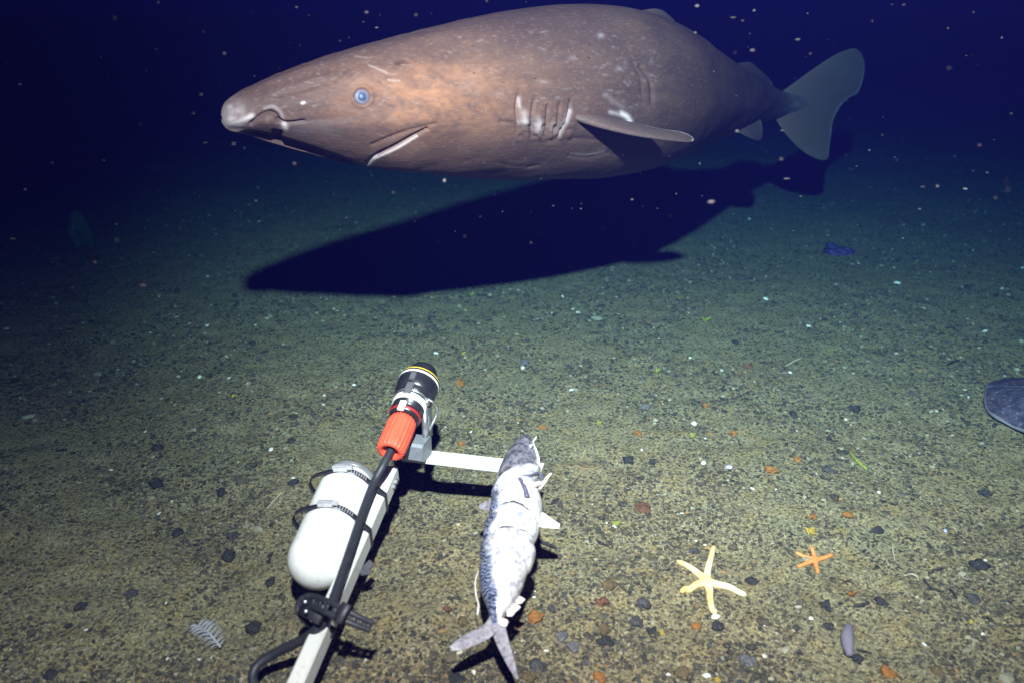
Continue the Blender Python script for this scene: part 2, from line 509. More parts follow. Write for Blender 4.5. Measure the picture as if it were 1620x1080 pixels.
    groove([(900, 247), (930, 250), (962, 243)], 3.0, 0.0025)
    paint(pale, [(902, 244), (930, 246), (957, 241)], 1.6, 0.40)
    groove([(868, 222), (905, 220), (945, 222)], 3.5, 0.0025)
    groove([(1012, 105), (1028, 130), (1032, 162)], 3.0, 0.005)
    groove([(1000, 100), (1012, 122), (1016, 150)], 3.0, 0.003)
    paint(pale, [(957, 150), (975, 163), (985, 170)], 4.0, 0.10)
    paint(pale, [(984, 180), (992, 185), (997, 192)], 4.0, 0.9)
    paint(pale, [(966, 178), (986, 183)], 3.0, 0.4)
    # warm lamplight painted into the skin of head and gills, mottled
    m1 = gs(np.hypot((X - 690) / 150, (Yp - 155) / 62), 1.0)
    rust = np.clip(m1 * (0.50 + 0.5 * vnoise(X / 30, Yp / 15) + 0.45 * vnoise(X / 7, Yp / 4)), 0, 0.75) * side
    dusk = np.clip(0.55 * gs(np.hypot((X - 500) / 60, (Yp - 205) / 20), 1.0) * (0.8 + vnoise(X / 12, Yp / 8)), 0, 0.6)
    # scratches and scars, most along the back of the flank
    r2 = np.random.default_rng(3)
    for _ in range(210):
        x0 = r2.uniform(430, 1040); y0 = r2.uniform(50, 215) if r2.random() < .6 else r2.uniform(90, 180)
        ln = r2.uniform(2, 10) if r2.random() < .85 else r2.uniform(10, 20); a = r2.normal(-0.12, 0.28) if r2.random() < .75 else r2.uniform(-1.2, 1.2)
        box = (np.abs(X - x0) < 30) & (np.abs(Yp - y0) < 30)
        if not box.any(): continue
        d = seg_dist(X[box], Yp[box], [(x0, y0), (x0 + ln * math.cos(a), y0 + ln * math.sin(a))])
        pale[box] = np.maximum(pale[box], r2.uniform(.03, .12) * gs(d, r2.uniform(.7, 1.6)) * side.repeat(nu, 0)[box] * (.4 + 1.2 * (vnoise(X[box] / 2.2, Yp[box] / 2.2) + .5)))
    for (x0, y0, rr, am) in ((950, 57, 6, .4), (905, 92, 5, .45), (980, 110, 7, .35), (745, 135, 22, .16), (1030, 100, 5, .2), (860, 130, 9, .22), (790, 150, 8, .25)):
        pale = np.maximum(pale, .6 * am * gs(np.hypot(X - x0, (Yp - y0) * 1.5), rr) * (0.6 + 1.2 * vnoise(X / 4, Yp / 3)))
    # soft lumps of the body
    D += 0.006 * vnoise(u[:, None] * 7 + 3, th[None, :] * 3.0 + 10) * np.clip(hh / 0.08, 0, 1)[:, None] * (np.abs(sx)[None, :] > -1)
    D += 0.0016 * vnoise(u[:, None] * 22, 20 + (hw[:, None] * th[None, :]) * 40)
    D *= np.clip(u / 0.02, 0, 1)[:, None] * np.clip((L[-1] - u) / 0.2, 0, 1)[:, None]
    pale = np.maximum(pale, .15 * (np.clip((u - 1.9) / 0.7, 0, 1) ** 2)[:, None] * (0.8 + .8 * vnoise(X / 9, Yp / 6)))
    # the seam where th wraps sits on the back: fade noise mismatch there
    wrap = np.clip(np.minimum(th, 2 * np.pi - th) / 0.25, 0, 1)
    D *= wrap[None, :]
    V = base + D[..., None] * nrm
    body = (V.reshape(-1, 3), [])
    i, j = np.meshgrid(np.arange(nu - 1), np.arange(nv), indexing='ij'); k = (j + 1) % nv
    F = np.stack([i * nv + j, i * nv + k, (i + 1) * nv + k, (i + 1) * nv + j], -1).reshape(-1, 4)
    uvw = np.stack([np.broadcast_to(u[:, None], (nu, nv)), hgt, wid], -1)
    allV = [V.reshape(-1, 3)]; allF = [F]
    at = {'pale': [np.clip(pale, 0, 1).ravel()], 'rust': [rust.ravel()], 'dusk': [np.clip(dusk, 0, 1).ravel()], 'skin_uv': [uvw.reshape(-1, 3)]}
    def add(fin, p=None, base_=0.03, warm_tint_=0.0):
        v, f = fin
        n0 = sum(len(q) for q in allV)
        f4 = np.array([q for q in f if len(q) == 4]) + n0
        allV.append(v); allF.append(f4)
        n = len(v)
        at['pale'].append(np.full(n, base_) if p is None else np.maximum(p, base_)); at['rust'].append(np.full(n, warm_tint_)); at['dusk'].append(np.zeros(n))
        at['skin_uv'].append(v - v[0])
    def edge(k_, m_, amt, te_w=0.93, tip=0.0):                       # pale trailing margin, ragged
        cu = (1 - np.cos(np.linspace(0, 2 * np.pi, m_, endpoint=False))) / 2
        a = np.zeros((k_, m_))
        a[:] = np.clip((cu - te_w) / (1 - te_w), 0, 1)[None, :] * amt
        a *= (0.6 + 0.8 * np.random.default_rng(5).random((k_, 1)))
        if tip: a[int(k_ * tip):] = np.maximum(a[int(k_ * tip):], amt * .35)
        return np.clip(a, 0, 1).ravel()
    def mirror(p, s_at):                                             # a point across the body's mid plane
        i_ = int(np.argmin(np.hypot(c[:, 0] - p[0], c[:, 1] - p[1])))
        q = p - c[i_]; n_ = nside[i_]
        return p - 2 * (q @ n_) * n_
    pec = [(P(888, 178, 2.03), P(980, 188, 2.17), 1.4), (P(906, 185, 1.950), P(988, 192, 2.085), 1.3), (P(945, 199, 1.945), P(1008, 196, 2.07), 1.05),
           (P(1000, 213, 1.965), P(1045, 204, 2.085), 0.75), (P(1055, 222, 2.01), P(1078, 209, 2.10), 0.45), (P(1086, 225, 2.055), P(1094, 216, 2.095), 0.2),
           (P(1097, 223, 2.07), P(1098, 221, 2.08), 0.05)]
    add(fin_mesh(pec, 0.013, 36, 60), edge(60, 36, 0.75, 0.9, 0.93))
    add(fin_mesh([(mirror(a, 0), mirror(b_, 0), t) for a, b_, t in pec], 0.013, 36, 60))
    add(fin_mesh([(P(975, 30, 2.33), P(1092, 72, 2.66), 1.5), (P(1000, 20, 2.38), P(1088, 62, 2.64), 1.1), (P(1022, 15.5, 2.435), P(1078, 48, 2.60), 0.7),
                  (P(1036, 14, 2.465), P(1064, 30, 2.55), 0.4), (P(1045, 15.5, 2.49), P(1052, 19, 2.51), 0.1)], 0.016), edge(26, 28, 0.35))
    add(fin_mesh([(P(1145, 112, 2.90), P(1222, 144, 3.32), 1.3), (P(1158, 103, 2.96), P(1222, 139, 3.33), 0.9), (P(1172, 99.5, 3.03), P(1223, 136, 3.34), 0.6),
                  (P(1184, 98, 3.10), P(1214, 122, 3.28), 0.35), (P(1191, 101, 3.14), P(1198, 107, 3.18), 0.1)], 0.012), edge(26, 28, 0.6))
    pel = [(P(1150, 196, 2.92), P(1198, 186, 3.14), 1.1), (P(1158, 203, 2.90), P(1203, 189, 3.10), 0.9), (P(1170, 210, 2.90), P(1206, 202, 3.07), 0.6),
           (P(1185, 218, 2.93), P(1206, 215, 3.04), 0.35), (P(1197, 223, 2.98), P(1204, 221, 3.02), 0.1)]
    add(fin_mesh(pel, 0.010), edge(26, 28, 0.25))
    add(fin_mesh([(mirror(a, 0), mirror(b_, 0), t) for a, b_, t in pel], 0.010))
    cd = lambda x, y: P(x, y, 3.42 + (x - 1228) * 0.0042)
    caud = [(cd(1298, 253.5), cd(1305, 253.5), 0.15), (cd(1290, 251), cd(1310, 250), 0.35), (cd(1272, 241), cd(1312, 234), 0.5), (cd(1252, 223), cd(1315, 212), 0.7),
            (cd(1234, 200), cd(1318, 192), .75), (cd(1222, 176), cd(1327, 173), .6), (cd(1226, 154), cd(1340, 157), .6), (cd(1250, 136), cd(1356, 148), .7),
            (cd(1290, 107), cd(1363, 134), 0.7), (cd(1322, 86.5), cd(1367, 117), 0.5), (cd(1342, 78.5), cd(1367, 98), 0.35), (cd(1352, 76.5), cd(1362, 83), 0.15)]
    pr = np.repeat(np.clip((np.abs(np.arange(90) - 42) - 4) / 22, 0, 1) * .20, 40)
    add(fin_mesh(caud, 0.015, 40, 90), np.maximum(edge(90, 40, 1.0, 0.93), pr), 0.14, 0.45)
    V = np.vstack(allV); F = np.vstack(allF)
    sk = skin_mat()
    i0 = int(np.argmin(np.abs(c[:, 0])))
    org = np.array([c[i0, 0], c[i0, 1], c[i0, 2] - hh[i0]])
    shark = mesh_obj('shark', V, F, sk, origin=org, attrs={k_: np.concatenate(v_) for k_, v_ in at.items()})
    tag(shark, 'big brown-grey sleeper shark gliding just above the seabed', 'shark')
    # eyes
    em = simple('eye_white', (0.115, 0.11, 0.15), 0.4, 0, (0.07, 0.065, 0.095), 160, 0, 0.4)
    pm = simple('eye_blue', (0.035, 0.065, 0.125), 0.5, 0, (0.012, 0.022, 0.05), 160, 0, 0.4)
    d2 = np.hypot(X - 573, Yp - 153) + 1e3 * (sx[None, :] < 0)
    ii, jj = np.unravel_index(np.argmin(d2), d2.shape)
    for jx in (jj, (nv - jj) % nv):
        p = base[ii, jx]; n_ = nrm[ii, jx]
        e = mesh_obj('eye', *lathe(p - n_ * 0.012, n_, [(0, .002), (.0005, .016), (.006, .0168), (.010, .0150), (.013, .0115), (.0146, .0068), (.0150, .0005)], 36), em, shark)
        mesh_obj('pupil', *lathe(p + n_ * 0.0008, n_, [(0, .0088), (.0018, .0082), (.0030, .0060), (.0040, .0038), (.0043, .0003)], 30), pm, e)
    return shark
make_shark()

exec_later = []
# ------------------------------------------------------------------ bait arm: boom, crossbar, mounting block
M = {}
def worn_mat(name, c, dirt, rough=.5):
    m, nt, b = nodes(name)
    b.inputs['Specular IOR Level'].default_value = .3
    v = coords(nt)
    mp = nt.nodes.new('ShaderNodeMapping'); mp.inputs['Scale'].default_value = (60, 14, 60); mp.inputs['Rotation'].default_value = (0.1, 0.2, 0.5)
    nt.links.new(v, mp.inputs[0])
    k = mixc(nt, ramp(nt, noise(nt, 1.0, 6, .75, mp.outputs[0], .4), [(.56, 0.), (.64, .55)]), c, dirt)
    k = mixc(nt, ramp(nt, noise(nt, 160, 3, .7, v), [(.64, 0.), (.69, .75)]), k, tuple(x * .55 for x in dirt))
    k = mixc(nt, ramp(nt, noise(nt, 12, 5, .7, v), [(.52, 0.), (.72, .45)]), k, dirt)
    nt.links.new(k, b.inputs['Base Color'])
    nt.links.new(ramp(nt, noise(nt, 30, 4, .7, v), [(.3, rough - .15), (.7, rough + .2)]), b.inputs['Roughness'])
    bump(nt, b, noise(nt, 90, 4, .7, v), .12, .002)
    return m
M['alu'] = worn_mat('painted_aluminium', (0.60, 0.60, 0.56), (0.36, 0.34, 0.28))
M['white_plastic'] = worn_mat('white_plastic', (0.80, 0.80, 0.78), (0.50, 0.49, 0.44))
M['frost_plastic'] = simple('frosted_plastic', (0.17, 0.175, 0.18), 0.3, 0, (0.12, 0.125, 0.13), 40, 0.05, 0.5)
M['black_rubber'] = simple('black_rubber', (0.028, 0.030, 0.036), 0.5, 0, (0.018, 0.02, 0.024), 90, 0.2, 0.45)
M['black_plastic'] = simple('black_plastic', (0.018, 0.018, 0.021), 0.3, 0, (0.012, 0.012, 0.014), 60, 0.05, 0.6)
M['orange'] = simple('orange_rubber', (0.82, 0.105, 0.050), 0.45, 0, (0.70, 0.080, 0.040), 40, 0.1, 0.35)
M['steel'] = simple('worn_steel', (0.50, 0.50, 0.50), 0.32, 0.85, (0.36, 0.36, 0.37), 70, 0.1, 0.5)
M['grey_metal'] = simple('grey_metal', (0.24, 0.25, 0.27), 0.5, 0.3, (0.17, 0.18, 0.2), 70, 0.25, 0.4)
M['yellow'] = simple('yellow_band', (0.68, 0.52, 0.05), 0.45, 0, (0.6, 0.44, 0.04), 40, 0, 0.3)
M['white_band'] = worn_mat('white_band', (0.70, 0.68, 0.62), (0.40, 0.38, 0.32))
M['red'] = simple('red_seal', (0.35, 0.02, 0.015), 0.4, 0, (0.3, 0.015, 0.01), 40, 0, 0.4)

A_top = G(619, 736, 0.155); B_top = G(472, 1065, 0.095)
bd = unit(B_top - A_top)
ba, bb = frame(bd)                                  # across, up
if ba[0] < 0: ba = -ba
boom_len = np.linalg.norm(B_top - A_top) + 0.30
def bpt(t, across=0.0, up=0.0):                     # along the boom from its far end, relative to its top face
    return A_top + bd * t + ba * across + bb * up
arm = empty('bait_rig', B_top * [1, 1, 0], 'pale metal bait rig with long boom and short crossbar', 'bait rig')
mesh_obj('boom', *beam(bpt(0, 0, -0.0185), bpt(boom_len, 0, -0.0185), 0.026, 0.037), M['alu'], arm, smooth=False)
xb0 = G(640, 718, 0.150); xb1 = G(858, 743, 0.150)
mesh_obj('crossbar', *beam(xb0, xb1, 0.040, 0.010, bev=0.0012), M['alu'], arm, smooth=False)
mesh_obj('mounting_block', *beam(G(648, 706, 0.178), G(676, 710, 0.178), 0.048, 0.040, bev=0.005), M['grey_metal'], arm, smooth=False)
for q in (0.035, 0.05):
    mesh_obj('bolt', *lathe(bpt(q - 0.01, 0.0125, -0.018), ba, [(0, .006), (.006, .006), (.0065, .0045)], 6), M['steel'], arm, smooth=False)

# ------------------------------------------------------------------ black instrument at the end of the boom
S0 = P(617, 714, 1.385); E0 = P(671, 588, 1.585)
ax = unit(E0 - S0); LEN = np.linalg.norm(E0 - S0)
inst = empty('underwater_instrument', S0 + ax * LEN * .5 - np.array([0, 0, .06]), 'black cylindrical instrument with yellow ring clamped to the boom end', 'instrument')
KR = 0.86
def seg(name, t0, prof, mat, m=40, wob=None, parent=inst):
    return mesh_obj(name, *lathe(S0 + ax * LEN * t0, ax, [(d * LEN, r * KR) for d, r in prof], m, wob=wob), mat, parent)
hous = seg('housing', 0.385, [(0, .030), (.01, .036), (.05, .037), (.06, .0335), (.09, .0335), (.095, .0385), (.20, .0385), (.205, .040), (.225, .040), (.23, .033), (.265, .033), (.28, .043),
                      (.30, .0475), (.37, .0495), (.43, .0505), (.475, .050), (.49, .046), (.51, .044), (.53, .036), (.56, .036), (.60, .0345), (.635, .030), (.655, .020), (.66, .001)], M['black_plastic'])
seg('seal_ring', 0.405, [(0, .0372), (.004, .0385), (.022, .0385), (.026, .0372)], M['red'], parent=hous)
seg('clamp_band', 0.52, [(0, .0392), (.004, .0415), (.062, .0415), (.066, .0392)], M['white_band'])
seg('clamp_band', 0.605, [(0, .0402), (.003, .0418), (.020, .0418), (.023, .0402)], M['steel'])
seg('yellow_ring', 0.845, [(0, .0480), (.003, .0492), (.03, .0492), (.033, .0478)], M['yellow'])
seg('white_ring', 0.815, [(0, .0503), (.003, .0510), (.024, .0505), (.027, .0495)], M['white_band'])
rx, ru = frame(ax)
if rx[0] < 0: rx = -rx
mid = S0 + ax * LEN * 0.60
mesh_obj('bracket', *join(beam(mid + rx * 0.031 - ru * 0.01, mid + rx * 0.036 - ru * 0.060 - ax * 0.035, 0.036, 0.012, up=rx, bev=0.003),
                          tube(spline([mid + rx * .036 + ru * .014, mid + rx * .050 + ru * .004, mid + rx * .052 - ru * .022, mid + rx * .044 - ru * .040 - ax * .02, mid + rx * .038 - ru * .05 - ax * .03], 24), .0028, 8),
                          lathe(mid + rx * 0.031 + ru * 0.006, rx, [(0, .009), (.008, .009), (.009, .007)], 12)), M['steel'], inst)
mesh_obj('latch', *beam(mid + ru * 0.0370 - ax * .012, mid + ru * 0.0370 + ax * .03, 0.016, 0.006, bev=.002), M['steel'], inst, smooth=False)
mesh_obj('latch', *beam(S0 + ax * LEN * .76 + ru * .0425 - ax * .012, S0 + ax * LEN * .76 + ru * .0432 + ax * .006, 0.012, 0.006, bev=.002), M['steel'], inst, smooth=False)
mesh_obj('latch', *beam(S0 + ax * LEN * .40 + ru * .033 - ax * .008, S0 + ax * LEN * .40 + ru * .034 + ax * .014, 0.014, 0.006, bev=.002), M['white_band'], inst, smooth=False)

# ------------------------------------------------------------------ cable with its orange plug
def cz(px, py, z): return G(px, py, z)
cp = [S0 + ax * 0.03, S0 - ax * 0.004, cz(606, 736, .200), cz(592, 762, .180), cz(577, 800, .166), cz(561, 848, .156), cz(547, 890, .147), cz(534, 928, .138), cz(521, 963, .129),
      cz(505, 990, .112), cz(478, 1011, .085), cz(440, 1030, .06), cz(412, 1047, .046), cz(400, 1066, .036), cz(406, 1086, .028), cz(440, 1108, .02), cz(500, 1135, .014)]
cab = tag(mesh_obj('cable', *tube(spline(cp, 160), 0.0076, 16), M['black_rubber'], origin=cp[11] * [1, 1, 0]), 'thick black cable running down the boom from an orange plug', 'cable')
rib = lambda ph: 1 + 0.028 * np.clip(np.cos(ph * 20) * 2.2, -1, 1)
mesh_obj('plug', *lathe(S0 - ax * .002, ax, [(0.016, .011), (.004, .015), (0, .019), (.001, .0245), (.004, .0268), (.02, .0280), (.065, .0280), (.078, .0270), (.084, .024), (.086, .018)], 112, wob=rib), M['orange'], cab)

# ------------------------------------------------------------------ white canister beside the boom
c1 = G(555, 760, 0.150); c2 = G(505, 884, 0.122)
cax = unit(c1 - c2); CL = np.linalg.norm(c1 - c2); CR = 0.0535
can = empty('canister', c2 * [1, 1, 0], 'white rounded plastic canister strapped along the boom', 'canister')
dome = [(-CR * math.sin(a) * .92, CR * math.cos(a)) for a in np.linspace(math.pi / 2 - .02, 0, 14)]
mesh_obj('shell', *lathe(c2, cax, dome + [(CL * .2, CR), (CL * .5, CR), (CL * .80, CR), (CL * .86, CR * .985), (CL * .90, CR * .93), (CL * .93, CR * .88), (CL * .97, CR * .86)], 56), M['white_plastic'], can)
mesh_obj('lid', *lathe(c2 + cax * CL * .955, cax, [(0, CR * .87), (.002, CR * .93), (.010, CR * .93), (.013, CR * .90), (.014, CR * .6), (.0145, .001)], 56), M['frost_plastic'], can)

# hose clamps: a band round canister and boom, a bright screw housing, perforated tongue
def clamp(t, label):
    o = c2 + cax * t
    side_ = unit(ba - cax * (ba @ cax)); up_ = np.cross(side_, cax)
    if up_[2] < 0: up_ = -up_
    # boom corners in this plane
    rel = A_top - o
    tb = (o - A_top) @ cax / (bd @ cax)
    bc = A_top + bd * tb - o
    pts = [(math.cos(a) * CR, math.sin(a) * CR) for a in np.linspace(0, 2 * np.pi, 72, endpoint=False)]
    for u_, w_ in ((.013, 0), (-.013, 0), (.013, -.037), (-.013, -.037)):
        q = bc + ba * u_ + bb * w_
        pts.append((q @ side_, q @ up_))
    pts = sorted(set(pts))
    def half(ps):
        h = []
        for p in ps:
            while len(h) > 1 and (h[-1][0] - h[-2][0]) * (p[1] - h[-2][1]) - (h[-1][1] - h[-2][1]) * (p[0] - h[-2][0]) <= 0: h.pop()
            h.append(p)
        return h
    hull = half(pts)[:-1] + half(pts[::-1])[:-1]
    hull = np.array(hull); hull = np.vstack([hull, hull[:1]])
    # even steps, a slack bow away from the canister on its outer upper-left
    L_ = np.concatenate([[0], np.cumsum(np.linalg.norm(np.diff(hull, axis=0), axis=1))])
    s = np.linspace(0, L_[-1], 120)
    q = np.stack([np.interp(s, L_, hull[:, 0]), np.interp(s, L_, hull[:, 1])], 1)
    an = np.arctan2(q[:, 1], q[:, 0])
    bow = np.exp(-((an - R(158)) / 0.42) ** 2) * 0.016
    q = q * (1 + (0.0012 + bow) / np.linalg.norm(q, axis=1))[:, None]
    path = o + q[:, :1] * side_ + q[:, 1:] * up_
    nr = q[:, :1] * side_ + q[:, 1:] * up_
    root = empty('hose_clamp', o - np.array([0, 0, CR]), label, 'hose clamp', 'hose clamps round the canister and boom')
    band = mesh_obj('band', *ribbon(path, nr, 0.0125, 0.0012), M['band'], root)
    a = R(92)
    top = o + (side_ * math.cos(a) + up_ * math.sin(a)) * (CR + .006)
    tng = -side_ * math.sin(a) + up_ * math.cos(a)
    mesh_obj('screw_housing', *join(beam(top - tng * .013, top + tng * .013, 0.017, 0.009, up=side_ * math.cos(a) + up_ * math.sin(a), bev=.003),
             tube([top - tng * .022 + up_ * .001, top + tng * .016 + up_ * .001], .0042, 10)), M['bright'], root, smooth=False)
    # slots punched in the tongue: raised bars of light metal between dark slots
    sl = []
    for i in range(7):
        a2 = R(72 - i * 5.2)
        n2 = side_ * math.cos(a2) + up_ * math.sin(a2); t2 = -side_ * math.sin(a2) + up_ * math.cos(a2)
        c_ = o + n2 * (CR + .0030)
        sl.append(beam(c_ - cax * .004, c_ + cax * .004, .0020, .0008, up=n2, bev=.0002))
    mesh_obj('worm_slots', *join(*sl), M['bright'], band, smooth=False)
M['band'] = simple('dark_band', (0.06, 0.06, 0.07), 0.35, 0.5, (0.035, 0.035, 0.045), 80, 0.1, 0.5)
M['bright'] = simple('bright_steel', (0.55, 0.55, 0.56), 0.35, 0.4, (0.40, 0.40, 0.42), 120, 0.05, 0.5)
clamp(CL * .83, 'upper hose clamp round the canister near its lid')
clamp(CL * .36, 'lower hose clamp round the canister near its rounded end')

# ------------------------------------------------------------------ perforated black rubber strap tying the cable to the boom
def make_strap():
    pth = spline([cz(528, 1000, .085), cz(500, 985, .100), cz(482, 968, .118), cz(480, 955, .130), cz(492, 950, .142), cz(515, 958, .156), cz(540, 970, .156), cz(562, 980, .148), cz(588, 991, .135)], 90)
    nr = np.tile(unit(CAM - pth[45]), (90, 1))
    nr[:22] = nr[:22] + np.linspace(1, 0, 22)[:, None] * np.array([-1.0, 0, 0])
    T = np.gradient(pth, axis=0)
    W = np.full(90, 0.024); W[55:] = np.linspace(.024, .019, 35); W[:20] = np.linspace(.018, .024, 20)
    rails = []
    def strip(c_, wd):
        out = []
        for p, t, n, k, w_ in zip(pth, T, nr, c_, wd):
            t = unit(t); n = unit(n - t * (n @ t)); s = np.cross(t, n)
            out.append([p + s * (k + w_ / 2), p + s * (k + w_ / 2) + n * .0035, p + s * (k - w_ / 2) + n * .0035, p + s * (k - w_ / 2)])
        return rings(out)
    parts = [strip(W / 2 - .004, np.full(90, .0085)), strip(-W / 2 + .004, np.full(90, .0085))]
    for i in range(2, 90, 5):
        t = unit(T[i]); n = unit(nr[i] - t * (nr[i] @ t)); s = np.cross(t, n)
        parts.append(beam(pth[i] - s * W[i] / 2 + n * .0017, pth[i] + s * W[i] / 2 + n * .0017,   .0080, .0033, up=n, bev=.0008))
    root = empty('strap', cz(515, 985, 0.0), 'black perforated rubber strap tying the cable to the boom', 'strap')
    mesh_obj('band', *join(*parts), M['black_rubber'], root)
    hd = cz(496, 962, .138)
    mesh_obj('buckle', *join(beam(cz(480, 956, .134), cz(512, 972, .140), .032, .008, up=unit(CAM - hd), bev=.003),
                             beam(cz(536, 966, .163), cz(548, 972, .163), .030, .008, up=unit(CAM - hd), bev=.002)), M['black_rubber'], root)
    for px, py in ((483, 951), (484, 966), (536, 968), (542, 972), (539, 980)):
        q = cz(px, py, .148)
        mesh_obj('stud', *lathe(q, unit(CAM - q), [(0, .0026), (.0014, .0026), (.002, .0016)], 10), M['bright'], root)
make_strap()
# little foil-like clip on the shaded side of the boom
clipo = tag(mesh_obj('clip', *join(beam(cz(572, 904, .085), cz(588, 888, .085), .012, .002, up=(.3, -.5, .8), bev=.0005),
                beam(cz(570, 906, .085), cz(586, 903, .08), .010, .002, up=(-.3, -.5, .8), bev=.0005)), M['steel'], origin=cz(576, 900, .06), smooth=False),
            'crumpled bright metal clip on the shaded side of the boom', 'clip')

# ------------------------------------------------------------------ the bait: a mackerel tied to the crossbar
def fish_mat():
    m, nt, b = nodes('fish_skin')
    b.inputs['Roughness'].default_value = 0.26; b.inputs['Specular IOR Level'].default_value = 0.6
    b.inputs['Metallic'].default_value = 0.22
    v = attr(nt, 'fish_uv', 'Vector')
    sep = nt.nodes.new('ShaderNodeSeparateXYZ'); nt.links.new(v, sep.inputs[0])
    wv = nt.nodes.new('ShaderNodeTexWave'); wv.wave_type = 'BANDS'; wv.bands_direction = 'X'
    wv.inputs['Scale'].default_value = 6; wv.inputs['Distortion'].default_value = 14; wv.inputs['Detail'].default_value = 3; wv.inputs['Detail Scale'].default_value = 1.6
    nt.links.new(v, wv.inputs['Vector'])
    blot = noise(nt, 9, 5, 0.7, v, 0.6)
    fine = noise(nt, 40, 4, 0.7, v)
    back = attr(nt, 'back'); head = attr(nt, 'head')
    silver = mixc(nt, ramp(nt, blot, [(0.40, 0.7), (0.53, 0.0)]), (0.66, 0.66, 0.655), (0.14, 0.155, 0.21))
    silver = mixc(nt, ramp(nt, fine, [(0.36, 0.6), (0.47, 0.0)]), silver, (0.20, 0.20, 0.25))
    bars = mixc(nt, ramp(nt, wv.outputs[0], [(0.35, 0.0), (0.6, 1.0)]), (0.20, 0.235, 0.34), (0.025, 0.032, 0.07))
    c = mixc(nt, back, silver, bars)
    hd = mixc(nt, ramp(nt, blot, [(0.38, 0.0), (0.62, 1.0)]), (0.035, 0.037, 0.05), (0.25, 0.24, 0.28))
    c = mixc(nt, head, c, hd)
    nt.links.new(c, b.inputs['Base Color'])
    bump(nt, b, fine, 0.3, 0.002)
    return m
def make_bait():
    K = np.array([  # row, left, right, height of the axis, half thickness
        (690, 831, 835, .208, .006), (697, 822, 841, .206, .016), (712, 808, 847, .202, .025), (732, 796, 852, .198, .031), (752, 787, 851, .194, .034),
        (772, 782, 849, .188, .036), (790, 779, 856, .182, .039), (806, 775, 858, .176, .041), (822, 770, 853, .170, .038), (836, 767, 852, .166, .041), (850, 764, 844, .160, .038),
        (868, 760, 848, .153, .041), (886, 758, 843, .146, .039), (905, 757, 833, .139, .035), (925, 758, 827, .132, .031), (945, 763, 818, .125, .025),
        (962, 770, 806, .120, .018), (976, 775, 797, .116, .012), (990, 778, 796, .112, .008)], float)
    n, m = 190, 72
    q = spline(K, n)
    c = np.array([G((l + r) / 2, y, z) for y, l, r, z, h_ in q])
    hw = np.array([np.linalg.norm(G(r, y, z) - G(l, y, z)) / 2 for y, l, r, z, h_ in q])
    T = np.gradient(c, axis=0)
    ph = np.linspace(0, 2 * np.pi, m, endpoint=False)
    out = []; uvs = []; back = []; head = []
    L = np.concatenate([[0], np.cumsum(np.linalg.norm(np.diff(c, axis=0), axis=1))])
    for i in range(n):
        t = unit(T[i]); a = unit(np.cross(t, unit(CAM - c[i]))); 
        if a[0] < 0: a = -a
        b_ = np.cross(a, t)
        if b_ @ (CAM - c[i]) < 0: b_ = -b_
        w_ = hw[i] * np.sign(np.cos(ph)) * np.abs(np.cos(ph)) ** .9; h_ = q[i, 4] * np.sign(np.sin(ph)) * np.abs(np.sin(ph)) ** .9
        # lashing creases: the cord bites into the flesh
        cre = 0
        for y0, k_ in ((815, 16), (851, 18), (884, 10)):
            rowc = y0 - 2 + 14 * (np.cos(ph)) ** 2 * np.where(np.cos(ph) > 0, 1.0, .9)
            cre = cre + np.exp(-((q[i, 0] - rowc) / 4.0) ** 2) * .0095 * (k_ / 18)
        op = .0045 * np.exp(-((q[i, 0] - (762 - 22 * np.cos(ph))) / 5.0) ** 2) * (np.sin(ph) > -.2)      # gill-cover rim
        rad = np.hypot(w_, h_) + 1e-6
        k = 1 + (-cre + op + .0022 * vnoise(L[i] * 60 + 3, ph * 3)) / rad * (rad > .006)
        out.append(c[i] + (k * w_)[:, None] * a + (k * h_)[:, None] * b_)
        uvs.append(np.stack([np.full(m, L[i] * 9), np.cos(ph) * hw[i] * 9, np.sin(ph) * q[i, 4] * 9], 1))
        lim = -0.60 if q[i, 0] < 900 else -0.42 + (q[i, 0] - 900) / 90 * .75
        back.append(np.clip((lim - np.cos(ph) + .25 * vnoise(L[i] * 45, ph * 4)) / .25, 0, 1))
        head.append(np.clip(((765 - 20 * np.cos(ph)) - q[i, 0]) / 10, 0, 1) * np.clip(1.25 - np.cos(ph) * .6, 0, 1))
    V, F = rings(out)
    nb = len(V); mid_ = [0] * len(F)
    uvs = np.concatenate(uvs); back = np.concatenate(back); head = np.concatenate(head)
    VV, FF = [V], list(F); cnt = nb
    def add(vf, mi):
        nonlocal cnt
        v, f = vf; VV.append(v)
        for x in f: FF.append([int(t_) + cnt for t_ in x]); mid_.append(mi)
        cnt += len(v)
    z0 = .112
    # tail lobes
    add(fin_mesh([(G(776, 972, .118), G(797, 984, .114), 1.4), (G(764, 989, .114), G(788, 998, .112), 1.0), (G(742, 1000, .113), G(768, 1012, .108), .6), (G(722, 1012, .114), G(738, 1025, .107), .4), (G(711, 1022, .112), G(716, 1029, .108), .2)], .004), 1)
    add(fin_mesh([(G(797, 976, .118), G(775, 986, .112), 1.4), (G(802, 1000, .112), G(780, 1004, .106), 1.0), (G(809, 1026, .104), G(790, 1028, .100), .6), (G(816, 1052, .096), G(804, 1054, .093), .4), (G(820, 1074, .09), G(815, 1072, .09), .2)], .004), 1)
    # paired and median fins
    add(fin_mesh([(G(850, 806, .172), G(846, 828, .165), 1.5), (G(862, 812, .168), G(853, 832, .160), 1.0), (G(876, 822, .160), G(866, 834, .156), .6), (G(886, 828, .156), G(884, 835, .153), .3)], .005), 2)
    add(fin_mesh([(G(782, 788, .165), G(776, 806, .160), 1.2), (G(770, 792, .155), G(766, 806, .150), .8), (G(758, 798, .148), G(758, 803, .146), .3)], .004), 1)
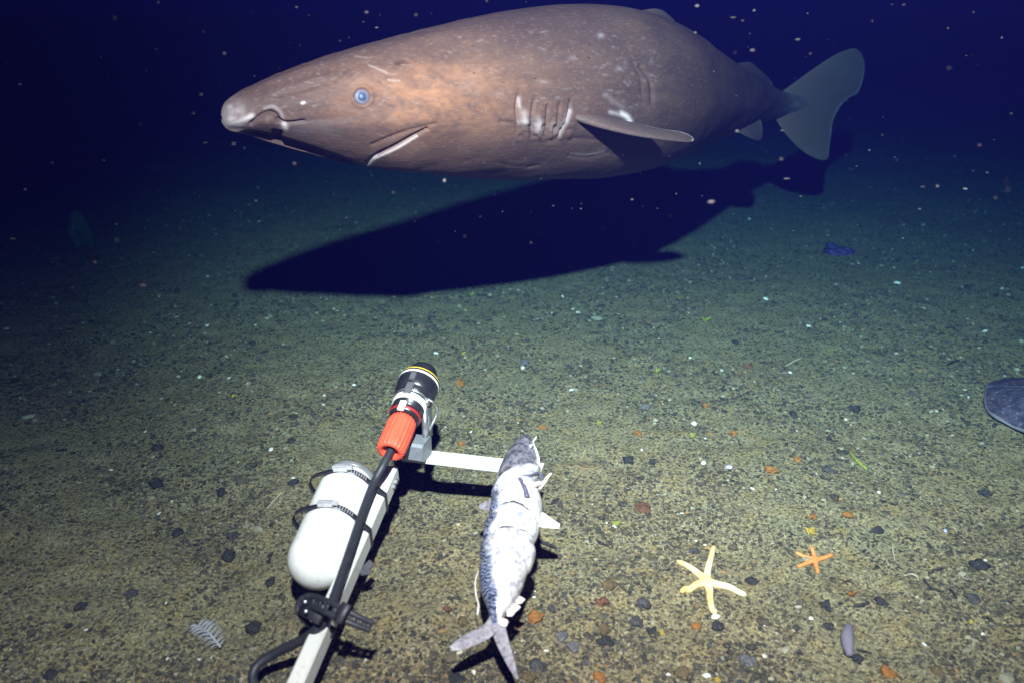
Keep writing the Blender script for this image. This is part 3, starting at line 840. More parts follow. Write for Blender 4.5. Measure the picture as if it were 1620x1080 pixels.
    for (x, y, w2) in ((824, 946, 9), (817, 958, 9), (810, 966, 8), (801, 982, 6)):
        add(fin_mesh([(G(x - 8, y - 6, .124), G(x - 8, y + 8, .120), 1.0), (G(x + 1, y - 3, .120), G(x, y + 8, .116), .7), (G(x + w2 - 2, y + 1, .116), G(x + w2 - 3, y + 3, .114), .2)], .0012), 2)
    add(tube(spline([G(757, 902, .132), G(752, 918, .126), G(753, 940, .122), G(757, 956, .120), G(755, 972, .112)], 20), np.linspace(.0006, .0015, 20), 8), 2)
    # jaw, gill arches hanging open at the throat
    add(tube(spline([G(836, 690, .212), G(845, 705, .212), G(851, 722, .210), G(852, 738, .204)], 20), np.linspace(.0022, .0032, 20), 8), 2)
    add(tube(spline([G(842, 700, .212), G(846, 694, .216), G(849, 690, .218)], 8), .0012, 6), 2)
    add(tube(spline([G(852, 772, .198), G(860, 763, .203), G(867, 753, .206), G(872, 748, .206)], 14), np.linspace(.0042, .002, 14), 8), 2)
    add(tube(spline([G(826, 752, .220), G(838, 752, .217), G(850, 748, .207), G(858, 752, .202), G(857, 762, .20)], 24), .0030, 8), 3)
    add(tube(spline([G(828, 762, .224), G(842, 766, .216), G(854, 764, .206)], 16), .005, 8), 2)
    add(tube(spline([G(822, 756, .223), G(830, 770, .220), G(834, 786, .212)], 16), np.linspace(.003, .005, 16), 8), 3)
    V = np.vstack(VV); ex = len(V) - nb
    uvs = np.vstack([uvs, np.zeros((ex, 3))]); back = np.concatenate([back, np.zeros(ex)]); head = np.concatenate([head, np.zeros(ex)])
    finm = simple('fish_fin', (0.33, 0.315, 0.345), 0.35, 0, (0.13, 0.12, 0.14), 150, 0.3, 0.4)
    flesh = simple('pale_flesh', (0.78, 0.74, 0.70), 0.4, 0, (0.62, 0.52, 0.50), 90, 0.2, 0.4)
    dark = simple('gill_rim', (0.10, 0.10, 0.15), 0.4, 0, (0.06, 0.05, 0.08), 90, 0.2, 0.4)
    fo = mesh_obj('bait_fish', V, FF, [fish_mat(), finm, flesh, dark], origin=c[90] - np.array([0, 0, .04]), attrs={'fish_uv': uvs, 'back': back, 'head': head}, midx=mid_)
    tag(fo, 'silver mackerel tied as bait across the end of the crossbar', 'fish')
    i_e = int(np.argmin(np.abs(q[:, 0] - 721)))
    ep = np.array(out[i_e][int(m * 62 / 360)]); en = unit(CAM - ep + np.array([0.4, 0, .2]))
    e = mesh_obj('eye', *lathe(ep - en * .003, en, [(0, .001), (.0005, .0068), (.004, .0062), (.0055, .004), (.006, .0002)], 24), M['bright'], fo)
    mesh_obj('pupil', *lathe(ep + en * .0012, en, [(0, .0038), (.0012, .0034), (.0022, .0018), (.0024, .0002)], 18), M['black_plastic'], e)
    # cord windings, each a thing of its own on the fish
    for k_, (y0, lab) in enumerate(((815, 'thin dark cord round the fish just below its side fin'), (851, 'thin dark cord round the middle of the fish belly'))):
        pth = []
        for a in np.linspace(0, 2 * np.pi, 60):
            row = y0 - 2 + 14 * math.cos(a) ** 2 * (1.0 if math.cos(a) > 0 else .9)
            i = int(np.argmin(np.abs(q[:, 0] - row)))
            j = a / (2 * np.pi) * m
            p = out[i][int(j) % m] * (1 - j % 1) + out[i][(int(j) + 1) % m] * (j % 1)
            pth.append(p + (p - c[i]) * .02)
        tag(mesh_obj('cord', *tube(pth, .0021, 8), M['cord'], origin=c[int(np.argmin(np.abs(q[:, 0] - y0)))]), lab, 'cord', 'cords lashing the fish')
M['cord'] = simple('cord', (0.045, 0.042, 0.05), 0.7, 0, (0.025, 0.025, 0.03), 200, 0.3, 0.2)
make_bait()

# ------------------------------------------------------------------ animals of the seabed
def star(px, py, arms, rad, mat, label, name='starfish', cat='starfish', disc=0.3, hgt=1.0):
    ctr = gpt(px, py)
    # one skin: merged arms from tapering tubes meeting in a low disc
    parts = []
    for arm_ in arms:
        pts = [ctr + np.array([0, 0, rad * .55])]
        for q in arm_:
            x, y, *z = q
            g = gpt(x, y)
            pts.append(np.array([g[0], g[1], float(ground_h(g[0], g[1])) + rad * .40 + (z[0] if z else 0)]))
        path = spline(pts, 26)
        s = np.linspace(0, 1, 26)
        r = rad * (1.0 - 0.42 * s) * np.clip((1.04 - s) / .12, .12, 1) ** .5
        v, f = tube(path, r, 14)
        v[:, 2] = v[:, 2] * .0 + (v[:, 2] - 0)      # keep true height
        parts.append((v, f))
    parts.append(lathe(ctr + np.array([0, 0, -.002]), (0, 0, 1), [(0, rad * disc * 5.2), (rad * .5, rad * disc * 5.4), (rad * .9, rad * disc * 4.4), (rad * 1.12, rad * disc * 2.4), (rad * 1.2, .0005)], 24, up=(0, 1, 0)))
    return tag(mesh_obj(name, *join(*parts), mat, origin=ctr), label, cat)
m_star = simple('pale_starfish', (0.66, 0.44, 0.13), 0.7, 0, (0.78, 0.68, 0.46), 26, 1.0, 0.2)
star(1119, 922, [[(1119, 905), (1124, 885), (1129, 865)], [(1107, 911), (1090, 898), (1071, 889)], [(1103, 926), (1090, 934), (1084, 933), (1077, 941, .004)],
                 [(1122, 936), (1123, 950), (1127, 967), (1134, 968)], [(1135, 926), (1153, 930), (1166, 937), (1180, 943)]], .0082, m_star, 'large pale yellow starfish with one arm touching a white shell')
m_star2 = simple('orange_starfish', (0.62, 0.19, 0.05), 0.6, 0, (0.70, 0.30, 0.11), 60, 0.6, 0.2)
star(1288, 886, [[(1287, 877), (1283, 866)], [(1275, 882), (1258, 874)], [(1278, 891), (1262, 897)], [(1291, 896), (1294, 907)], [(1300, 884), (1317, 878)]], .0056, m_star2, 'small orange starfish right of the large pale one')
m_brit = simple('brittle_star', (0.25, 0.165, 0.09), 0.7, 0, (0.18, 0.14, 0.08), 90, 0.4, 0.2)
star(924, 742, [[(912, 737), (902, 739), (891, 734)], [(925, 730), (925, 718)], [(938, 741), (950, 737), (953, 733)], [(930, 758), (934, 766)], [(913, 752), (907, 756)]], .0026, m_brit,
     'faint tan brittle star with thin arms right of the fish head', 'brittle_star', 'brittle star', .35)

def blob(name, px, py, size, mat, label, cat, sc=(1, 1, .7), seed=0, rot=0, rough=.25, group=None, sink=.28, sub=4):
    v, f = ico(sub)
    rs = np.random.default_rng(seed)
    o1, o2 = rs.uniform(0, 50, 2)
    k = 1 + rough * (vnoise(v[:, 0] * 1.6 + o1 + v[:, 2], v[:, 1] * 1.6 + o2) * 1.6 + .7 * vnoise(v[:, 0] * 4 + o2, v[:, 1] * 4 + v[:, 2] * 4 + o1) + .35 * vnoise(v[:, 0] * 9 + o2, v[:, 1] * 9 - v[:, 2] * 9 + o1))
    v = v * k[:, None] * np.array(sc) * size
    c_, s_ = math.cos(rot), math.sin(rot)
    v = np.stack([v[:, 0] * c_ - v[:, 1] * s_, v[:, 0] * s_ + v[:, 1] * c_, v[:, 2]], 1)
    g = gpt(px, py)
    g[2] += size * sc[2] * (1 - 2 * sink) * .8
    return tag(mesh_obj(name, v + g, f, mat, origin=g, smooth=True), label, cat, group)

# skate at the right edge
def make_skate():
    ol = [(1557, 618), (1555, 640), (1560, 655), (1572, 667), (1596, 680), (1622, 693), (1660, 716), (1715, 735), (1775, 728), (1812, 700), (1822, 664), (1800, 632), (1750, 612), (1690, 602), (1630, 606), (1592, 606), (1568, 609)]
    g = np.array([gpt(a, b_) for a, b_ in ol]); g = np.vstack([g, g[:1]])
    e = spline(g, 140)[:-1]; ctr = e.mean(0)
    n = 36; out = []; rad = []
    ph = np.arange(len(e))
    for i in range(n + 1):
        t = i / n
        p = ctr + (e - ctr) * t
        hgt = .012 + .042 * (1 - t ** 2.2) + .004 * np.sin(ph * .33) * t * t * (1 - t * .3)
        p = p.copy(); p[:, 2] = ground_h(p[:, 0], p[:, 1]) * .4 + hgt + .004
        out.append(p); rad.append(np.full(len(e), t))
    under = []
    for t in (.985, .8, .4, .02):
        p = ctr + (e - ctr) * t; p = p.copy(); p[:, 2] = ground_h(p[:, 0], p[:, 1]) * .4 + .006 + .003
        under.append(p); rad.append(np.full(len(e), t))
    V, F = rings(out + under, True, True)
    # tail, lying on the bottom beyond the frame
    t0 = ctr + np.array([.22, .05, .03])
    tv, tf = tube(spline([t0, t0 + [.12, .03, -.01], t0 + [.28, .12, -.025], t0 + [.42, .25, -.025]], 30), np.linspace(.018, .003, 30), 10)
    V, F = join((V, F), (tv, tf))
    rad = np.concatenate(rad + [np.zeros(len(tv))])
    m, nt, b = nodes('skate_skin')
    b.inputs['Roughness'].default_value = .6; b.inputs['Specular IOR Level'].default_value = .2
    v = coords(nt)
    c_ = mixc(nt, ramp(nt, noise(nt, 45, 4, .7, v), [(.40, 0.), (.6, 1.)]), (.040, .034, .060), (.080, .068, .105))
    c_ = mixc(nt, ramp(nt, noise(nt, 12, 4, .7, v), [(.5, 0.), (.75, .7)]), c_, (.10, .06, .075))
    c_ = mixc(nt, ramp(nt, noise(nt, 90, 2, .5, v), [(.62, 0.), (.70, .8)]), c_, (.17, .17, .20))
    c_ = mixc(nt, ramp(nt, attr(nt, 'rim'), [(.97, 0.), (.988, .7)]), c_, (.20, .20, .20))
    nt.links.new(c_, b.inputs['Base Color']); bump(nt, b, noise(nt, 45, 4, .7, v), .5, .004)
    tag(mesh_obj('skate', V, F, m, origin=ctr, attrs={'rim': rad}), 'mottled purple skate lying flat at the right edge', 'skate')
make_skate()

# sea pen: stalk with two rows of curved leaflets
def make_sea_pen():
    a = gpt(313, 992) + [0, 0, .006]; b_ = gpt(350, 1030) + [0, 0, .010]
    root = empty('sea_pen', gpt(332, 1012), 'white feathery sea pen lying left of the cable loop', 'sea pen')
    st = spline([a, (a + b_) / 2 + [0, 0, .008], b_], 24)
    pm = simple('sea_pen_white', (.40, .40, .40), .6, 0, (.26, .26, .30), 80, .2, .2)
    mesh_obj('stalk', *tube(st, np.linspace(.0016, .0022, 24), 8), pm, root)
    t = unit(b_ - a); n = np.cross(t, (0, 0, 1)); 
    L1, L2 = [], []
    for i in range(15):
        p = st[1 + int(i * 1.5)]
        k = .55 + .45 * math.sin(math.pi * (i + 1.5) / 17)
        for sgn, lst in ((1, L1), (-1, L2)):
            q = spline([p, p + n * sgn * .011 * k + np.array([0, 0, .006]), p + n * sgn * .019 * k - t * .002 + np.array([0, 0, .004]), p + n * sgn * .023 * k - t * .006 + [0, 0, -.001]], 10)
            lst.append(tube(q, np.linspace(.0011, .0005, 10), 6))
    mesh_obj('leaflet_row', *join(*L1), pm, root); mesh_obj('leaflet_row', *join(*L2), pm, root)
make_sea_pen()
m_lil = simple('lilac', (.14, .125, .165), .8, 0, (.17, .15, .16), 60, .3, .2)
g0, g1 = gpt(1342, 995), gpt(1343, 1042)
tag(mesh_obj('sea_cucumber', *tube(spline([g0 + [0, 0, .010], (g0 + g1) / 2 + [-.004, 0, .012], g1 + [0, 0, .008]], 24), .011 * np.sin(np.linspace(.25, 2.9, 24)) ** .6, 14), m_lil, origin=g0),
    'slender pale lilac sea cucumber near the bottom right', 'sea cucumber')
m_pur = simple('purple_sponge', (.085, .055, .17), .8, 0, (.04, .03, .075), 90, .6, .1)
blob('sponge', 1326, 400, .040, m_pur, 'purple mottled sponge on dim ground below the shark tail', 'sponge', (1.4, 1.6, .55), 3, .5, .5)
m_grn = simple('green_sponge', (.06, .16, .08), .8, 0, (.02, .06, .05), 20, .5, .1)
so = blob('sponge', 128, 388, .055, m_grn, 'dim green upright sponge far off in the dark left water', 'sponge', (.8, .6, 1.5), 8, .3, .6, sink=.1)

# ------------------------------------------------------------------ stones, shells and debris that stand out
def stone_mat(name, c, rough=.9, metal=0, c2=None, scale=90, bs=.8, spec=.1):
    m, nt, b = nodes(name)
    b.inputs['Roughness'].default_value = rough; b.inputs['Specular IOR Level'].default_value = spec
    v = coords(nt)
    k = mixc(nt, ramp(nt, noise(nt, scale, 5, .7, v), [(.36, 0.), (.64, 1.)]), c, c2)
    k = mixc(nt, ramp(nt, noise(nt, scale * 2.6, 3, .7, v), [(.55, 0.), (.68, .6)]), k, tuple(min(x * 2.2 + .01, .8) for x in c))
    if spec < .2: k = mixc(nt, ramp(nt, noise(nt, scale * .8, 5, .75, v), [(.57, 0.), (.68, .6)]), k, (.13, .118, .07))   # silt lying on it
    nt.links.new(k, b.inputs['Base Color']); bump(nt, b, noise(nt, scale * 1.5, 5, .7, v), bs, .004)
    return m
PM = {
 'dark': stone_mat('dark_stone', (.040, .040, .040), .85, 0, (.022, .023, .026), 90, .8, .1),
 'blue': stone_mat('blue_grey_stone', (.070, .068, .070), .85, 0, (.034, .033, .036), 90, .8, .1),
 'brown': stone_mat('brown_stone', (.13, .095, .05), .9, 0, (.07, .055, .035), 90, .8, .1),
 'red': stone_mat('red_brown_stone', (.16, .075, .045), .9, 0, (.07, .035, .028), 110, .8, .1),
 'orange': stone_mat('orange_growth', (.30, .125, .035), .9, 0, (.15, .080, .03), 120, .8, .1),
 'yellow': stone_mat('yellow_growth', (.42, .28, .05), .9, 0, (.24, .19, .05), 120, .8, .1),
 'green': stone_mat('green_growth', (.24, .25, .05), .9, 0, (.15, .17, .05), 120, .8, .1),
 'white': stone_mat('white_shell', (.72, .69, .60), .6, 0, (.55, .52, .44), 140, .4, .3),
 'violet': stone_mat('violet_bit', (.30, .27, .60), .6, 0, (.45, .42, .7), 120, .3, .3),
 'grey': stone_mat('grey_stone', (.13, .125, .125), .9, 0, (.07, .07, .075), 110, .8, .1),
 'pale': stone_mat('pale_tube', (.36, .33, .24), .8, 0, (.26, .24, .17), 110, .4, .1),
}
ITEMS = [  # px, py, radius in px, colour, name, category, label
 (249, 764, 11, 'dark', 'stone', 'stone', 'black angular stone well left of the canister lid'),
 (351, 777, 8, 'dark', 'stone', 'stone', 'dark round stone between the black angular stone and the canister'),
 (464, 762, 7, 'dark', 'stone', 'stone', 'dark pebble with white shell on top by the canister lid'),
 (128, 956, 9, 'dark', 'stone', 'stone', 'dark stone lying alone at the far lower left'),
 (208, 938, 10, 'blue', 'stone', 'stone', 'blue-grey round stone at lower left above the sea pen'),
 (282, 841, 8, 'dark', 'stone', 'stone', 'dark lump on olive sediment left of the canister'),
 (368, 847, 9, 'blue', 'stone', 'stone', 'bluish stone in the rubble left of the canister'),
 (362, 878, 13, 'dark', 'stone', 'stone', 'broad dark stone in the rubble below the bluish stone'),
 (428, 919, 8, 'dark', 'stone', 'stone', 'dark pebble just left of the canister bottom'),
 (403, 992, 13, 'dark', 'stone', 'stone', 'rough dark stone above the cable loop'),
 (80, 1067, 9, 'dark', 'stone', 'stone', 'dark stone in the bottom left corner'),
 (461, 696, 7, 'dark', 'stone', 'stone', 'dark pebble with an orange rim above the canister lid'),
 (249, 708, 8, 'dark', 'stone', 'stone', 'dark oval stone on dim ground at mid left'),
 (848, 1050, 12, 'blue', 'stone', 'stone', 'smooth slate-dark stone right of the fish tail'),
 (722, 1073, 14, 'dark', 'stone', 'stone', 'flat dark stone below the left tail lobe of the fish'),
 (708, 962, 7, 'red', 'stone', 'stone', 'small reddish stone left of the fish tail'),
 (733, 981, 9, 'brown', 'stone', 'stone', 'brown pebble touching the left of the fish tail'),
 (848, 974, 12, 'orange', 'stone', 'stone', 'rusty orange stone right of the fish tail root'),
 (873, 961, 7, 'blue', 'stone', 'stone', 'small dark stone beside the rusty orange stone'),
 (888, 1003, 10, 'grey', 'stone', 'stone', 'grey flat stone below the rusty orange stone'),
 (838, 1070, 10, 'brown', 'stone', 'stone', 'brown stone at the bottom edge under the slate-dark stone'),
 (964, 923, 12, 'brown', 'stone', 'stone', 'round tan-brown stone left of the pale starfish'),
 (953, 951, 11, 'red', 'stone', 'stone', 'red-brown stone just below the round tan-brown stone'),
 (1018, 953, 10, 'blue', 'stone', 'stone', 'dark jagged stone left below the pale starfish'),
 (1008, 983, 10, 'blue', 'stone', 'stone', 'bluish stone with violet glint under the jagged stone'),
 (1031, 997, 8, 'dark', 'stone', 'stone', 'dark stone beside a small yellow crumb'),
 (956, 993, 10, 'brown', 'stone', 'stone', 'olive-brown stone with a pale cap below the red-brown stone'),
 (958, 1013, 12, 'dark', 'stone', 'stone', 'blackish glinting stone below the olive-brown stone'),
 (907, 1022, 11, 'grey', 'stone', 'stone', 'mottled grey-violet stone right of the slate-dark stone'),
 (949, 1069, 11, 'orange', 'stone', 'stone', 'bright orange stone at the bottom edge'),
 (1079, 1064, 14, 'brown', 'stone', 'stone', 'largest brown-olive stone at the bottom edge'),
 (1185, 1044, 14, 'grey', 'stone', 'stone', 'violet-grey rough lump at bottom right of the starfish'),
 (1188, 918, 10, 'dark', 'stone', 'stone', 'dark round stone right of the pale starfish'),
 (1102, 989, 7, 'orange', 'stone', 'stone', 'orange-brown pebble just left of the white shell'),
 (1135, 989, 9, 'dark', 'stone', 'stone', 'dark rubble stone under the white shell'),
 (1017, 801, 13, 'red', 'stone', 'stone', 'dark red flat slab of stone right of the fish'),
 (994, 726, 9, 'dark', 'stone', 'stone', 'dark stone right of the brittle star'),
 (1033, 729, 7, 'dark', 'stone', 'stone', 'smaller dark stone right of the brittle star'),
 (1352, 646, 9, 'dark', 'stone', 'stone', 'dark ball-shaped stone on open ground left of the skate'),
 (1310, 742, 10, 'blue', 'stone', 'stone', 'dark rubble stone at right centre ground'),
 (1256, 655, 8, 'dark', 'stone', 'stone', 'dark pebble left of the ball-shaped stone'),
 (1098, 870, 8, 'blue', 'stone', 'stone', 'grey-blue stone above the pale starfish'),
 (1306, 957, 12, 'dark', 'stone', 'stone', 'black wedge-shaped stone below the orange starfish'),
 (1311, 989, 8, 'dark', 'stone', 'stone', 'dark oblong pebble below the black wedge-shaped stone'),
 (1548, 892, 11, 'dark', 'stone', 'stone', 'dark hollow-looking stone near the lower right edge'),
 (1539, 946, 10, 'blue', 'stone', 'stone', 'bluish stone below the dark hollow-looking stone'),
 (1389, 838, 8, 'dark', 'stone', 'stone', 'dark stone upper right of the orange starfish'),
 (1394, 951, 9, 'dark', 'stone', 'stone', 'dark stone lower right of the orange starfish'),
 (1356, 1040, 8, 'dark', 'stone', 'stone', 'dark stone at the foot of the lilac sea cucumber'),
 (1483, 1060, 10, 'brown', 'stone', 'stone', 'brown stone near the bottom right corner'),
 (1558, 779, 9, 'dark', 'stone', 'stone', 'dark stone on the ground below the skate'),
 (1163, 541, 6, 'dark', 'stone', 'stone', 'dark pebble on teal ground right of the shark shadow'),
 (1183, 579, 7, 'red', 'stone', 'stone', 'dark reddish pebble below the lone teal-ground pebble'),
 (831, 573, 7, 'grey', 'stone', 'stone', 'grey stone with a white shell before it above the fish'),
 (777, 553, 6, 'brown', 'stone', 'stone', 'brown pebble right of the instrument tip'),
 (728, 605, 8, 'orange', 'stone', 'stone', 'round orange pebble right of the black instrument'),
 (1020, 644, 7, 'grey', 'stone', 'stone', 'dull grey stone in the centre of the ground'),
 (859, 675, 6, 'orange', 'orange_growth', 'growth', 'orange growth just right of the fish snout'),
 (731, 701, 6, 'orange', 'orange_growth', 'growth', 'faint orange growth above the crossbar'),
 (1010, 684, 6, 'orange', 'orange_growth', 'growth', 'orange growth right of a green bit on central ground'),
 (1118, 641, 6, 'orange', 'orange_growth', 'growth', 'pale orange growth on ground below the shark fin'),
 (1161, 684, 6, 'orange', 'orange_growth', 'growth', 'orange and white growth right of the white forked fragment'),
 (1220, 743, 8, 'orange', 'orange_growth', 'growth', 'orange-brown growth right of the striped mussel shell'),
 (1261, 726, 5, 'orange', 'orange_growth', 'growth', 'tiny red-orange growth right of the orange-brown one'),
 (1281, 839, 8, 'yellow', 'yellow_growth', 'growth', 'bright yellow-orange growth above the orange starfish'),
 (1286, 816, 6, 'orange', 'orange_growth', 'growth', 'rusty growth behind the bright yellow-orange one'),
 (1340, 813, 7, 'orange', 'orange_growth', 'growth', 'round tan-orange growth upper right of the orange starfish'),
 (1347, 937, 8, 'orange', 'orange_growth', 'growth', 'orange tuft lower right of the orange starfish'),
 (1405, 1063, 10, 'orange', 'orange_growth', 'growth', 'biggest orange patch at the bottom right'),
 (748, 676, 8, 'green', 'yellow_growth', 'growth', 'yellow branching growth between instrument and fish head'),
 (1038, 585, 9, 'green', 'green_growth', 'growth', 'yellow-green weed tuft on the middle ground'),
 (1115, 505, 9, 'green', 'green_growth', 'growth', 'olive weed tuft near the tip of the shadow'),
 (746, 465, 6, 'green', 'green_growth', 'growth', 'green tuft at the lower edge of the shark shadow'),
 (947, 668, 5, 'green', 'green_growth', 'growth', 'small green bit upper right of the fish snout'),
 (1096, 687, 5, 'green', 'green_growth', 'growth', 'small green bit below the white forked fragment'),
 (733, 559, 5, 'yellow', 'yellow_growth', 'growth', 'yellow crumb just right of the instrument tip'),
 (1047, 1000, 5, 'yellow', 'yellow_growth', 'growth', 'small yellow crumb left below the starfish'),
 (1135, 1075, 6, 'yellow', 'yellow_growth', 'growth', 'yellow crumb at the bottom edge below the starfish'),
 (371, 626, 4, 'yellow', 'yellow_growth', 'growth', 'yellow fleck on dim ground at left'),
 (1536, 984, 6, 'yellow', 'shell', 'shell', 'yellowish round shell near the lower right edge'),
 (975, 827, 6, 'green', 'green_growth', 'growth', 'green ball with a white base right of the fish'),
 (1132, 977, 9, 'white', 'shell', 'shell', 'white domed shell touching the pale starfish arm'),
 (1118, 1070, 8, 'white', 'shell', 'shell', 'white broken shell at the bottom edge'),
 (1057, 1068, 5, 'white', 'shell', 'shell', 'small white shell left of the largest brown stone'),
 (1098, 671, 6, 'white', 'shell', 'shell', 'white forked shell fragment on central ground'),
 (1113, 733, 6, 'white', 'shell', 'shell', 'upright white and yellow shell right of the brittle star'),
 (1190, 774, 5, 'white', 'shell', 'shell', 'bright white square fragment above the pale starfish'),
 (1211, 475, 6, 'white', 'shell', 'shell', 'white ball-shaped shell with yellow side on teal ground'),
 (1419, 450, 6, 'white', 'shell', 'shell', 'white hooked fragment on dim ground at right'),
 (1153, 740, 7, 'violet', 'shell', 'shell', 'dark mussel shell with pale violet rim'),
 (1495, 840, 5, 'violet', 'shell', 'shell', 'tiny violet-white shell on the right ground'),
 (827, 583, 6, 'white', 'shell', 'shell', 'grey-white shell in front of the grey stone'),
 (904, 618, 5, 'white', 'shell', 'shell', 'white curved shell above the fish at centre'),
 (1550, 629, 0, 'white', 'shell', 'shell', ''),
 (429, 712, 6, 'white', 'shell', 'shell', 'white shell sliver above the canister'),
 (464, 757, 4, 'white', 'shell', 'shell', 'white shell capping the dark pebble by the canister'),
 (972, 834, 5, 'white', 'shell', 'shell', 'white base shell under the green ball'),
]
TINY = [(252, 813), (263, 954), (136, 997), (265, 1042), (176, 744), (1092, 567), (1328, 511), (1279, 517), (1558, 525), (1617, 425), (1185, 348), (316, 597), (328, 516), (230, 683), (960, 827),
        (1338, 664), (1283, 979), (1555, 1004), (745, 684), (1390, 779), (845, 945), (864, 1030), (1532, 629), (1462, 1020), (1015, 712), (690, 560), (560, 610), (890, 470), (1250, 590), (1210, 990)]
def items():
    for i, (px, py, r, cname, nm, cat, lab) in enumerate(ITEMS):
        if not lab: continue
        g = G(px, py)
        size = .78 * r * np.linalg.norm(g - CAM) / FPX
        rs = random.Random(i)
        if cname in ('green',) and 'weed' in lab or 'branching' in lab or 'tuft' in lab:
            base = gpt(px, py + r * .5); parts = []
            for k in range(11):
                a = rs.uniform(0, 6.28); l_ = size * rs.uniform(.8, 1.7)
                tip = base + [math.cos(a) * l_ * .8, math.sin(a) * l_ * .5, l_ * rs.uniform(.25, .8)]
                parts.append(tube(spline([base, (base + tip) / 2 + [0, 0, l_ * .15], tip], 8), np.linspace(size * .2, size * .08, 8), 6))
            tag(mesh_obj(nm, *join(*parts), PM[cname], origin=base), lab, cat)
        elif cat == 'shell':
            # cupped shell: a curved half dome with a rim
            base = gpt(px, py); v, f = ico(3)
            keep = v[:, 2]
            v = v * [1, rs.uniform(.65, .95), .62] * size
            v *= (1 + .10 * np.cos(np.arctan2(v[:, 1], v[:, 0]) * 9))[:, None]
            v[:, 2] = np.where(v[:, 2] < 0, -v[:, 2] * .25 - size * .12, v[:, 2])
            t1, t2 = rs.uniform(-.5, .9), rs.uniform(0, 6.28)
            rot = np.array(Matrix.Rotation(t2, 3, 'Z') @ Matrix.Rotation(t1, 3, 'X'))
            g2 = base + [0, 0, size * .3]
            tag(mesh_obj(nm, v @ rot.T + g2, f, PM[cname], origin=g2), lab, cat)
        else:
            rough = .75 if cat == 'growth' else .5
            sq = .45 if 'flat' in lab or 'slab' in lab else rs.uniform(.6, .8)
            blob(nm, px, py + r * .25, size, PM[cname], lab, cat, (rs.uniform(1.0, 1.3), rs.uniform(.9, 1.25), sq), 100 + i, rs.uniform(0, 6.28), rough)
    v0, f0 = ico(2)
    base_me = None
    for i, (px, py) in enumerate(TINY):
        rs = random.Random(900 + i)
        g = gpt(px, py); d = np.linalg.norm(g - CAM)
        size = rs.uniform(2.6, 4.2) * d / FPX
        if base_me is None:
            v = v0 * [1, .75, .4] * (1 + .35 * vnoise(v0[:, 0] * 2 + 5, v0[:, 1] * 2 + v0[:, 2]))[:, None]
            o = mesh_obj('shell_fragment', v, f0, PM['white']); base_me = o.data
        else:
            o = bpy.data.objects.new('shell_fragment', base_me); col.objects.link(o)
        o.location = (g[0], g[1], g[2] + size * .4); o.scale = (size, size * rs.uniform(.6, 1.1), size)
        o.rotation_euler = (rs.uniform(-.6, .9), rs.uniform(-.4, .4), rs.uniform(0, 6.28))
        tag(o, 'tiny white fleck of shell on the seabed', 'shell fragment', 'tiny white shell flecks')
items()
def twig(pts, r, cname, nm, cat, lab, lift=.003):
    p = np.array([gpt(x, y) + [0, 0, lift] for x, y in pts])
    q = spline(p, 24)
    tag(mesh_obj(nm, *tube(q, r * np.sin(np.linspace(.35, 2.8, 24)) ** .5, 8), PM[cname], origin=p[0]), lab, cat)
twig([(1461, 917), (1471, 930), (1493, 937)], .0028, 'dark', 'twig', 'twig', 'bent black twig near the lower right')
twig([(1473, 906), (1484, 902), (1494, 899)], .0028, 'dark', 'twig', 'twig', 'straight dark twig above the bent black one')
twig([(1350, 960), (1364, 958), (1374, 954)], .0035, 'dark', 'twig', 'twig', 'stubby dark twig lower right of the orange starfish')
twig([(1502, 932), (1508, 938), (1513, 948)], .0025, 'dark', 'twig', 'twig', 'short black twig right of the bent one')
twig([(1355, 1028), (1364, 1031), (1378, 1034)], .0022, 'dark', 'twig', 'twig', 'thin dark twig right of the lilac sea cucumber')
twig([(1498, 578), (1507, 574), (1517, 571)], .004, 'dark', 'twig', 'twig', 'dark twig on dim ground left of the skate')
twig([(1344, 716), (1356, 730), (1372, 744)], .0045, 'green', 'twig', 'twig', 'olive stick lying slanted on the right ground')
twig([(1411, 864), (1413, 876), (1415, 888)], .0016, 'pale', 'worm_tube', 'worm tube', 'thin pale straight worm tube right of the orange starfish')
twig([(1430, 912), (1442, 909), (1451, 914), (1452, 920)], .0020, 'pale', 'worm_tube', 'worm tube', 'pale curled worm tube below the straight one')
twig([(422, 806), (434, 793), (447, 779)], .0022, 'pale', 'worm_tube', 'worm tube', 'pale slanted worm tube just left of the canister')
twig([(1243, 580), (1256, 573), (1268, 567)], .0028, 'pale', 'worm_tube', 'worm tube', 'pale worm tube on greenish ground at right')
twig([(872, 798), (878, 794), (884, 790)], .004, 'dark', 'twig', 'twig', 'stubby black chip right of the fish belly')
twig([(944, 855), (951, 860), (958, 863)], .003, 'dark', 'twig', 'twig', 'small black chip left above the pale starfish')
twig([(1076, 841), (1083, 842), (1090, 844)], .0028, 'dark', 'twig', 'twig', 'small black chip above the pale starfish arms')
twig([(852, 856), (866, 862), (880, 868)], .0040, 'dark', 'twig', 'twig', 'dark stick in the shadow right of the fish belly')

